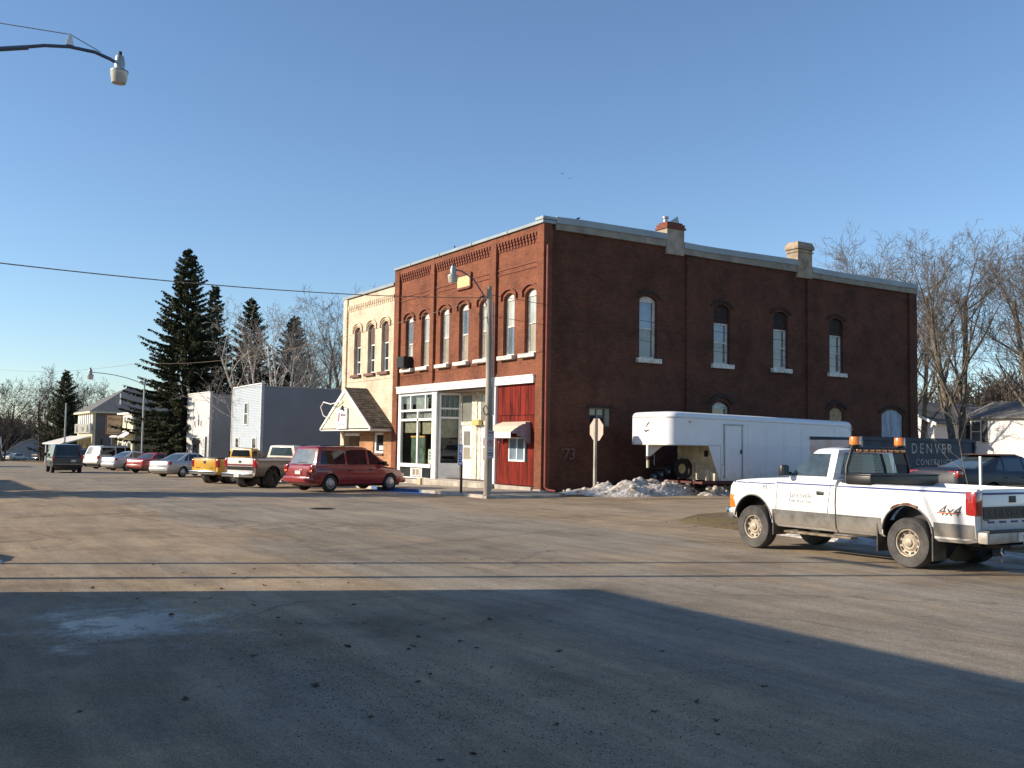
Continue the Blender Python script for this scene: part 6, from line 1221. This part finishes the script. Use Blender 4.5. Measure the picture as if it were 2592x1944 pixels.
def spruce(name, label, loc, H, Rb, seed, dens=1.0, droop=.35, mat=None, group=None, z0=.08, lean=0):
    g = np.random.default_rng(seed); t = thing(name, label, 'tree', loc, 0, group)
    MB().tube([(0, 0, -.3), (0, 0, H*.5), (0, 0, H*.98)], [H*.016, H*.010, .02], 8).build('trunk', M('spruce_bark', (.075, .055, .042), .95, var=.3, scale=6), t)
    P0, P1, RA, RB_ = [], [], [], []; QV = []; z = H*z0; az = 0
    while z < H*.985:
        f = z/H; Lb = Rb*(1-f)**.82*(1.0 if f > .12 else .75+2*f)+.12; nb = int(5+2*(f < .7))
        for k in range(nb):
            az += 2*np.pi/nb+g.normal(0, .25); L = Lb*g.uniform(.60, 1.12); m = max(4, int(L*3.2)); zz = z+g.normal(0, .12); ca, sa = math.cos(az), math.sin(az); pts = []
            upc = .35*(f-.25)
            for i in range(m+1):
                u = i/m; pts.append((ca*L*u, sa*L*u, zz+L*(upc*u-droop*u*(1-f*.8)+.30*u*u)))
            for i in range(m): P0.append(pts[i]); P1.append(pts[i+1]); RA.append(.03*(1-i/m)*(L/Rb)+.008); RB_.append(.03*(1-(i+1)/m)*(L/Rb)+.006)
            # sprays: flat side twigs and hanging curtains
            ns = int((m*9+8)*dens)
            for _ in range(ns):
                u = g.uniform(.12, 1.02)**.8; i = min(m-1, int(u*m)); a = np.array(pts[i]); b = np.array(pts[i+1]); p = a+(b-a)*min(1.05, u*m-i); side = g.choice((-1, 1)); sl = (.16+.34*(1-u)*min(L, 2.2)/2.2+.10)*g.uniform(.6, 1.25)
                dirv = np.array([ca*g.uniform(.3, .8)-sa*side*g.uniform(.4, 1), sa*g.uniform(.3, .8)+ca*side*g.uniform(.4, 1), g.uniform(-1.5, -.05)]); dirv /= np.linalg.norm(dirv); wv = np.cross(dirv, g.normal(0, 1, 3)); wv /= np.linalg.norm(wv)+1e-6; w_ = sl*g.uniform(.14, .24)
                QV += [p-wv*w_*.35, p+dirv*sl*.55-wv*w_, p+dirv*sl+g.normal(0, .02, 3), p+dirv*sl*.5+wv*w_]
        z += max(.16, H*.021*(1.05-.45*f))
    for i in range(30): a = g.uniform(0, 6.28); zz = H*(1-.03*g.uniform(0, 1.5)); d = np.array([math.cos(a)*.5, math.sin(a)*.5, .9]); p = np.array([0, 0, zz-.2]); wv = np.array([-math.sin(a), math.cos(a), 0])*.04; QV += [p, p+d*.2-wv, p+d*.4, p+d*.2+wv]
    V, F = tubes_np(P0, P1, RA, RB_, 4); obj('branches', mesh_np('branches', V, F), MATS['spruce_bark'], t)
    QV = np.array(QV); obj('crown', mesh_np('crown', QV, np.arange(len(QV)).reshape(-1, 4), False), mat or NEED, t); return t
spruce('spruce_tree', 'tallest dark spruce rising beside the white clapboard shop', (.3, 57.2, zr(0, 57)-.1), 19.6, 6.6, 4, 1.5, droop=.42)
SPG = 'spruces behind the clapboard shops'
spruce('spruce_tree', 'second tallest slender spruce just behind the tallest one', (4.4, 63.4, zr(4, 63)), 17.4, 4.2, 9, .85, group=SPG)
spruce('spruce_tree', 'broad spruce behind the white birch stems', (8.4, 64.6, zr(8, 64)), 16.7, 5.4, 12, .85, group=SPG)
spruce('spruce_tree', 'shortest pointed spruce right of the birch stems', (11.2, 60.2, zr(11, 60)), 14.6, 4.8, 15, .85, group=SPG)
spruce('spruce_tree', 'ragged dark evergreen behind the tavern', (1.9, 140, zr(2, 140)), 14.6, 5.6, 21, .8, droop=.2)
spruce('spruce_tree', 'dense spruce standing behind the left side of the street', (-23.4, 9.2, -.2), 11.4, 4.3, 25, 1.2)
bare_tree('birch_tree', 'clump of white birch stems behind the pale blue shop', (4.4, 44.2, -.6), 15.5, 31, BIRCH, BTWIG, trunks=((-.30, .12, 1), (-.14, -.12, 1), (.05, .05, 1), (.22, -.1, 1), (.42, .12, 1), (-.5, -.1, 1)), r0=.13, first=.66, nch=(8, 5, 4, 3), lr=(.42, .5, .45, .4), ang=(28, 35, 40, 45), up=.06, rmin=.012)
bare_tree('birch_tree', 'leaning birch stems in front of the shortest spruce', (8.6, 44.6, -.6), 11.5, 35, BIRCH, BTWIG, trunks=((-.25, .1, 1), (.45, 0, 1), (.75, .1, 1)), r0=.11, first=.66, nch=(8, 5, 4, 3), lr=(.45, .5, .45, .4), ang=(30, 35, 40, 45), up=.05, rmin=.012)
LBG = 'bare trees behind the cream building'
for i, (x, y, h, sd) in enumerate(((10.6, 50, 15.5, 41), (14.8, 53.5, 18.5, 43), (18.2, 52, 17.5, 47))):
    bare_tree('bare_tree', ('bare tree just left of the cream building roof', 'tall bare tree topping the cream building roof', 'bare tree whose twigs show over the cream coping')[i], (x, y, -.8), h, sd, group=LBG, r0=.20, trunks=((.05, 0, 1), (-.14, .1, 1)), fork=.22, first=.68, lr=(.46, .5, .46, .42), ang=(26, 32, 38, 46), nch=(9, 6, 6, 5), rmin=.012, wander=.06, up=.08, thin=.52)
# far left woods
FBG = 'bare trees at the far street end'
for i, (x, y, h, sd) in enumerate(((-4.5, 166, 17.5, 51), (2.5, 172, 19.5, 53), (9, 170, 18.5, 57), (14, 165, 16, 59), (-9.5, 188, 15, 61), (-14, 205, 16, 63))):
    bare_tree('bare_tree', ('spreading bare tree left of the ragged evergreen', 'tall bare tree right behind the ragged evergreen top', 'wide bare tree over the tavern roof eave', 'bare tree peeping past the tavern roof', 'bare tree behind the spired sign', 'farthest bare tree at the street end')[i], (x, y, -3), h, sd, WOODT, WOODT, group=FBG, r0=.24, trunks=((.15, 0, 1), (-.18, .1, 1)), fork=.15, first=.62, lr=(.55, .52, .46, .42), ang=(34, 38, 42, 48), nch=(9, 6, 6, 5), rmin=.022, wander=.07, thin=.52)
# trees to the right
RTG = 'bare trees beside the white houses'
bare_tree('bare_tree', 'twin-trunked bare tree between the two white houses', (36.0, 6.4, zr(36, 6)), 16.5, 71, r0=.25, trunks=((-.08, .07, 1), (.09, -.08, 1)), fork=.26, first=.70, lr=(.50, .50, .46, .42), ang=(26, 30, 36, 44), nch=(10, 7, 6, 5), rmin=.010, wander=.055, up=.085, thin=.5)
bare_tree('bare_tree', 'stout low-forking bare tree before the white bungalow', (38.6, 2.0, zr(38, 2)), 16.0, 73, r0=.25, trunks=((.0, .0, 1), (.24, -.18, 1), (-.22, .18, 1)), fork=.2, first=.68, lr=(.5, .5, .46, .42), ang=(26, 30, 36, 44), nch=(9, 7, 6, 5), rmin=.010, wander=.055, up=.085, thin=.5)
for i, (x, y, h, sd) in enumerate(((41.5, 17.5, 18.6, 75), (45.5, 15.8, 17.6, 77), (52, 5.5, 17.5, 79), (48.5, 22, 17, 81), (57, 12, 17.5, 83), (56, -2, 18, 85))):
    bare_tree('bare_tree', ('bare tree showing above the brick parapet', 'second bare tree over the end of the brick parapet', 'bare tree behind the bungalow ridge', 'slim bare tree beyond the white gabled house', 'tall bare tree right behind the bungalow window', 'bare tree beyond the far end of the bungalow')[i], (x, y, zr(x, y)), h, sd, group=RTG, r0=.22, trunks=((.07, 0, 1), (-.10, .08, 1)), fork=.22, first=.68, lr=(.5, .5, .46, .42), ang=(27, 32, 38, 46), nch=(10, 7, 6, 5), rmin=.011, wander=.055, up=.085, thin=.52)
bare_tree('sapling', 'thin leafless sapling leaning over the back of the dark blue sedan', (2.9, -16.2, ground_z(2.9, -16.2)), 3.9, 91, twig=BTWIG, r0=.013, trunks=((-.12, .08, 1),), fork=.3, first=.85, nlev=3, nch=(6, 3, 2), lr=(.30, .45, .4), ang=(24, 35, 40), up=.05, rmin=.004)
bare_tree('bare_shrub', 'leafless shrub against the bungalow wall', (43.5, 5.6, zr(43, 5)), 2.2, 93, r0=.03, trunks=((.3, .2, 1), (-.3, 0, 1), (0, -.3, 1), (.1, .4, 1)), fork=.1, nlev=3, nch=(5, 4, 3), lr=(.5, .5, .4), ang=(30, 35, 40), rmin=.012)
def woods(name, label, x0, x1, y0, y1, n, h0, h1, seed, zf, rmin=.04):
    g = random.Random(seed); base = [grow(seed+k, 10, r0=.16, trunks=((.1, 0, 1), (-.15, .1, 1)), fork=.12, nch=(6, 5, 5), nlev=3, lr=(.55, .5, .45), ang=(34, 40, 45)) for k in range(4)]
    A = [seg_arrays(b, range(4), .02) for b in base]; VV, FF, o = [], [], 0
    for i in range(n):
        P0, P1, a, b = A[i % 4]; s = g.uniform(h0, h1)/10; th = g.uniform(0, 6.28); x, y = g.uniform(x0, x1), g.uniform(y0, y1); c, d = math.cos(th)*s, math.sin(th)*s; M3 = np.array([[c, -d, 0], [d, c, 0], [0, 0, s]]); T3 = np.array([x, y, zf(x, y)])
        V, F = tubes_np(np.array(P0)@M3.T+T3, np.array(P1)@M3.T+T3, np.maximum(np.array(a)*s, rmin), np.maximum(np.array(b)*s, rmin*.7), 3); VV.append(V); FF.append(F+o); o += len(V)
    t = obj(name, mesh_np(name, np.concatenate(VV), np.concatenate(FF)), WOODT); tag(t, label, 'wood', None, 'stuff')
woods('woodland', 'brown leafless wood filling the far end of the street', -6, 30, 198, 240, 170, 6, 12, 101, zr, .075)
woods('woodland', 'brown leafless scrub behind the clapboard shops', 8, 32, 66, 92, 90, 6, 10.5, 105, lambda x, y: zr(x, y)-.5, .035)
woods('woodland', 'leafless wood rising behind the white houses', 60, 96, 2, 48, 150, 7, 11.5, 103, lambda x, y: zr(x, y), .04)
# dry grass in the yard
g = np.random.default_rng(3); n = 9000; X = g.uniform(-1, 16, n); Y = g.uniform(-22, -14.5, n); QV = []
for x, y in zip(X, Y):
    if road_s(x, y) < 1.2: continue
    z = ground_z(x, y); a = g.uniform(0, 6.28); h = g.uniform(.04, .13); dx, dy = math.cos(a)*.012, math.sin(a)*.012; l = g.normal(0, .035, 2); QV += [(x-dx, y-dy, z-.01), (x+dx, y+dy, z-.01), (x+l[0], y+l[1], z+h)]
gr = obj('dry_grass', mesh_np('dry_grass', np.array(QV), np.arange(len(QV)).reshape(-1, 3), False), M('dry_grass_blades', (.20, .16, .06), .9, var=.3, scale=2)); tag(gr, 'short dry winter grass in the yard', 'grass', None, 'stuff')
# ------------------------------------------------------------ buildings on the near left that shade the street
SHB = thing('brick_shop', 'low brick shop on the left side of the street, its shade over the road', 'building', (-24.6, -16.2, -.15))
box('street_wall', REDBRICK, SHB, -.3, -30, 0, 0, 0, 5.15); box('end_wall', REDBRICK, SHB, -15, -.3, 0, -.301, -.002, 5.13); box('rear_wall', REDBRICK, SHB, -15.3, -30, 0, -15.001, -.01, 4.6); box('south_wall', REDBRICK, SHB, -15, -30, 0, -.301, -29.7, 5.1); box('roof', MATS['roof_felt'], SHB, -15, -29.69, 4.3, -.301, -.301, 4.42)
for i in range(4): simplewin(SHB, 0, .0, -27+i*7, -23+i*7, .8, 3.2, WHITE, PANE_DARK, 1, 0)
def plain_shop(name, label, x, y0, y1, h, mat):
    b = thing(name, label, 'building', (x, y0, zr(-20, y0)-.1)); L = y1-y0
    box('street_wall', mat, b, -.3, 0, 0, 0, L, h); box('south_wall', mat, b, -12, 0, 0, -.301, .3, h-.05); box('north_wall', mat, b, -12, L-.3, 0, -.301, L, h-.05); box('rear_wall', mat, b, -12.3, 0, 0, -12.001, L, h-.3); box('roof', MATS['roof_felt'], b, -12, .301, h-.8, -.301, L-.301, h-.7); box('coping', FLASH, b, -.35, -.05, h+.001, .06, L+.05, h+.12)
    n = max(2, int(L/3.2))
    for i in range(n): simplewin(b, 0, .0, .6+i*L/n, .6+i*L/n+1.9, .7, 2.6, WHITE, PANE_DARK, 1, 0)
plain_shop('brick_shop', 'single-storey brick shop across the street from the minivan', -27, 15, 31, 4.8, REDBRICK)
plain_shop('stucco_shop', 'low grey stucco shop across the street from the clapboard shops', -29, 33, 50, 4.6, GSIDE)
plain_shop('brick_block', 'two-storey brick block across the street from the office', -27, 74, 82, 7.6, REDBRICK)
woods('woodland', 'leafless trees behind the shops on the left of the street', -75, -46, 0, 150, 50, 9, 14, 109, zr, .05)
# ------------------------------------------------------------ leaves, birds
LEAFM = M('dry_oak_leaf', (.13, .075, .04), .85, var=.4, scale=30)
def leaf_mesh(seed):
    g = random.Random(seed); pts = []; n = 14
    for i in range(n):
        a = 2*math.pi*i/n; r = (.052 if i % 2 else .030)*g.uniform(.8, 1.2); x, y = r*math.cos(a)*1.25, r*math.sin(a)*.8; pts.append((x, y, .014+.012*math.sin(a*2+seed)+g.uniform(0, .012)))
    me = bpy.data.meshes.new('dry_leaf'); me.from_pydata([(0, 0, .004)]+pts, [], [(0, i+1, (i+1) % n+1) for i in range(n)]); me.materials.append(LEAFM); return me
LM = [leaf_mesh(k) for k in range(5)]; g = random.Random(5)
spots = []
for cx, cy, sx_, sy_, k in ((-17.2, -22.6, 1.0, 1.6, 26), (-18.6, -19.2, .9, .8, 9), (-17.0, -25.2, .8, .9, 9), (-15.4, -17.6, 2.0, .7, 14), (-17.0, -27, .8, .5, 4), (-18.6, -24.5, .9, 1.2, 5), (-14.6, -21, 2.2, 2.0, 7), (-3.9, -14.6, .7, 1.2, 40)):
    for _ in range(k):
        x, y = g.gauss(cx, sx_), g.gauss(cy, sy_)
        if abs(x+6.3) < 1.1 and -23 < y < -17: continue
        spots.append((x, y))
for i, (x, y) in enumerate(spots):
    o = bpy.data.objects.new('dry_leaf', LM[i % 5]); col.objects.link(o); o.location = (x, y, max(zr(x, y), ground_z(x, y))+.001); o.rotation_euler = (g.gauss(0, .25), g.gauss(0, .25), g.uniform(0, 6.28)); s = g.uniform(.35, .85)*(.8 if i % 3 else 1); o.scale = (s, s, s*.7)
    lb = ('dry leaf on the bare dirt by the front wheel of the white pickup', 'dry leaves on the dirt corner') if x > -9 else ('curled dry leaf on the sunlit tan asphalt', 'dry leaves on sunlit asphalt') if y > -19.2-(x+17.4)*.42 else ('curled dry brown leaf lying on shaded asphalt', 'dry leaves on shaded asphalt'); tag(o, lb[0], 'leaf', lb[1])
# grit
g = np.random.default_rng(8); QV = []
for cx, cy, sx_, sy_, n in ((-18.0, -24.2, .55, 1.5, 2600), (-16.8, -26.2, .9, .8, 1400), (-17.6, -21.5, 1.3, 1.4, 1100), (-16, -18, 2.5, .9, 800)):
    for x, y in zip(g.normal(cx, sx_, n), g.normal(cy, sy_, n)):
        s = g.uniform(.002, .009); a = g.uniform(0, 6.28); z = zr(x, y); c, d = math.cos(a)*s, math.sin(a)*s; p = [np.array(q) for q in ((x+c, y+d, z), (x-d, y+c, z), (x-c*.7, y-d*.9, z), (x+d*.1, y-c*.1, z+s*.9))]; QV += [p[0], p[1], p[3], p[1], p[2], p[3], p[2], p[0], p[3]]
gt_ = obj('road_grit', mesh_np('road_grit', np.array(QV), np.arange(len(QV)).reshape(-1, 3), False), M('grit', (.13, .10, .07), .95, var=.5, scale=50)); tag(gt_, 'loose sand grit and crumbs on the asphalt', 'grit', None, 'stuff')
def bird(label, loc, rz, fly=False):
    b = thing('bird', label, 'bird', loc, rz, 'small birds'); MB().loft([[(x, r*math.cos(a), z+r*math.sin(a)) for a in np.linspace(0, 6.283, 9)[:-1]] for x, r, z in ((-.16, .004, .05), (-.08, .022, .06), (.0, .042, .08), (.06, .036, .10), (.09, .026, .13), (.13, .024, .14), (.16, .004, .135))]).build('body', M('bird_dark', (.03, .03, .035), .7), b, smooth=60)
    for s in (1, -1): (MB().add([(.05, s*.03, .10), (-.04, s*.03, .10), (-.06, s*.22, .16), (.0, s*.24, .17)], [(0, 1, 2, 3)]) if fly else MB().add([(.05, s*.04, .10), (-.12, s*.025, .06), (-.02, s*.045, .07)], [(0, 1, 2)])).build('wing', MATS['bird_dark'], b)
    if not fly: MB().tube([(0, .015, 0), (0, .015, .06)], .004, 4).build('leg', MATS['bird_dark'], b); MB().tube([(0, -.015, 0), (0, -.015, .06)], .004, 4).build('leg', MATS['bird_dark'], b)
bird('small dark bird perched on the street side coping', (-.0, 7.3, 10.62), 1.2); bird('small dark bird perched on the side coping by the corner', (1.7, .1, 10.80), .4)
bird('small dark bird flying over the brick building', (43.4, 61.4, 33.3), .3, True); bird('small dark bird flying a little lower over the brick building', (45.3, 62.6, 33.3), 1.0, True)
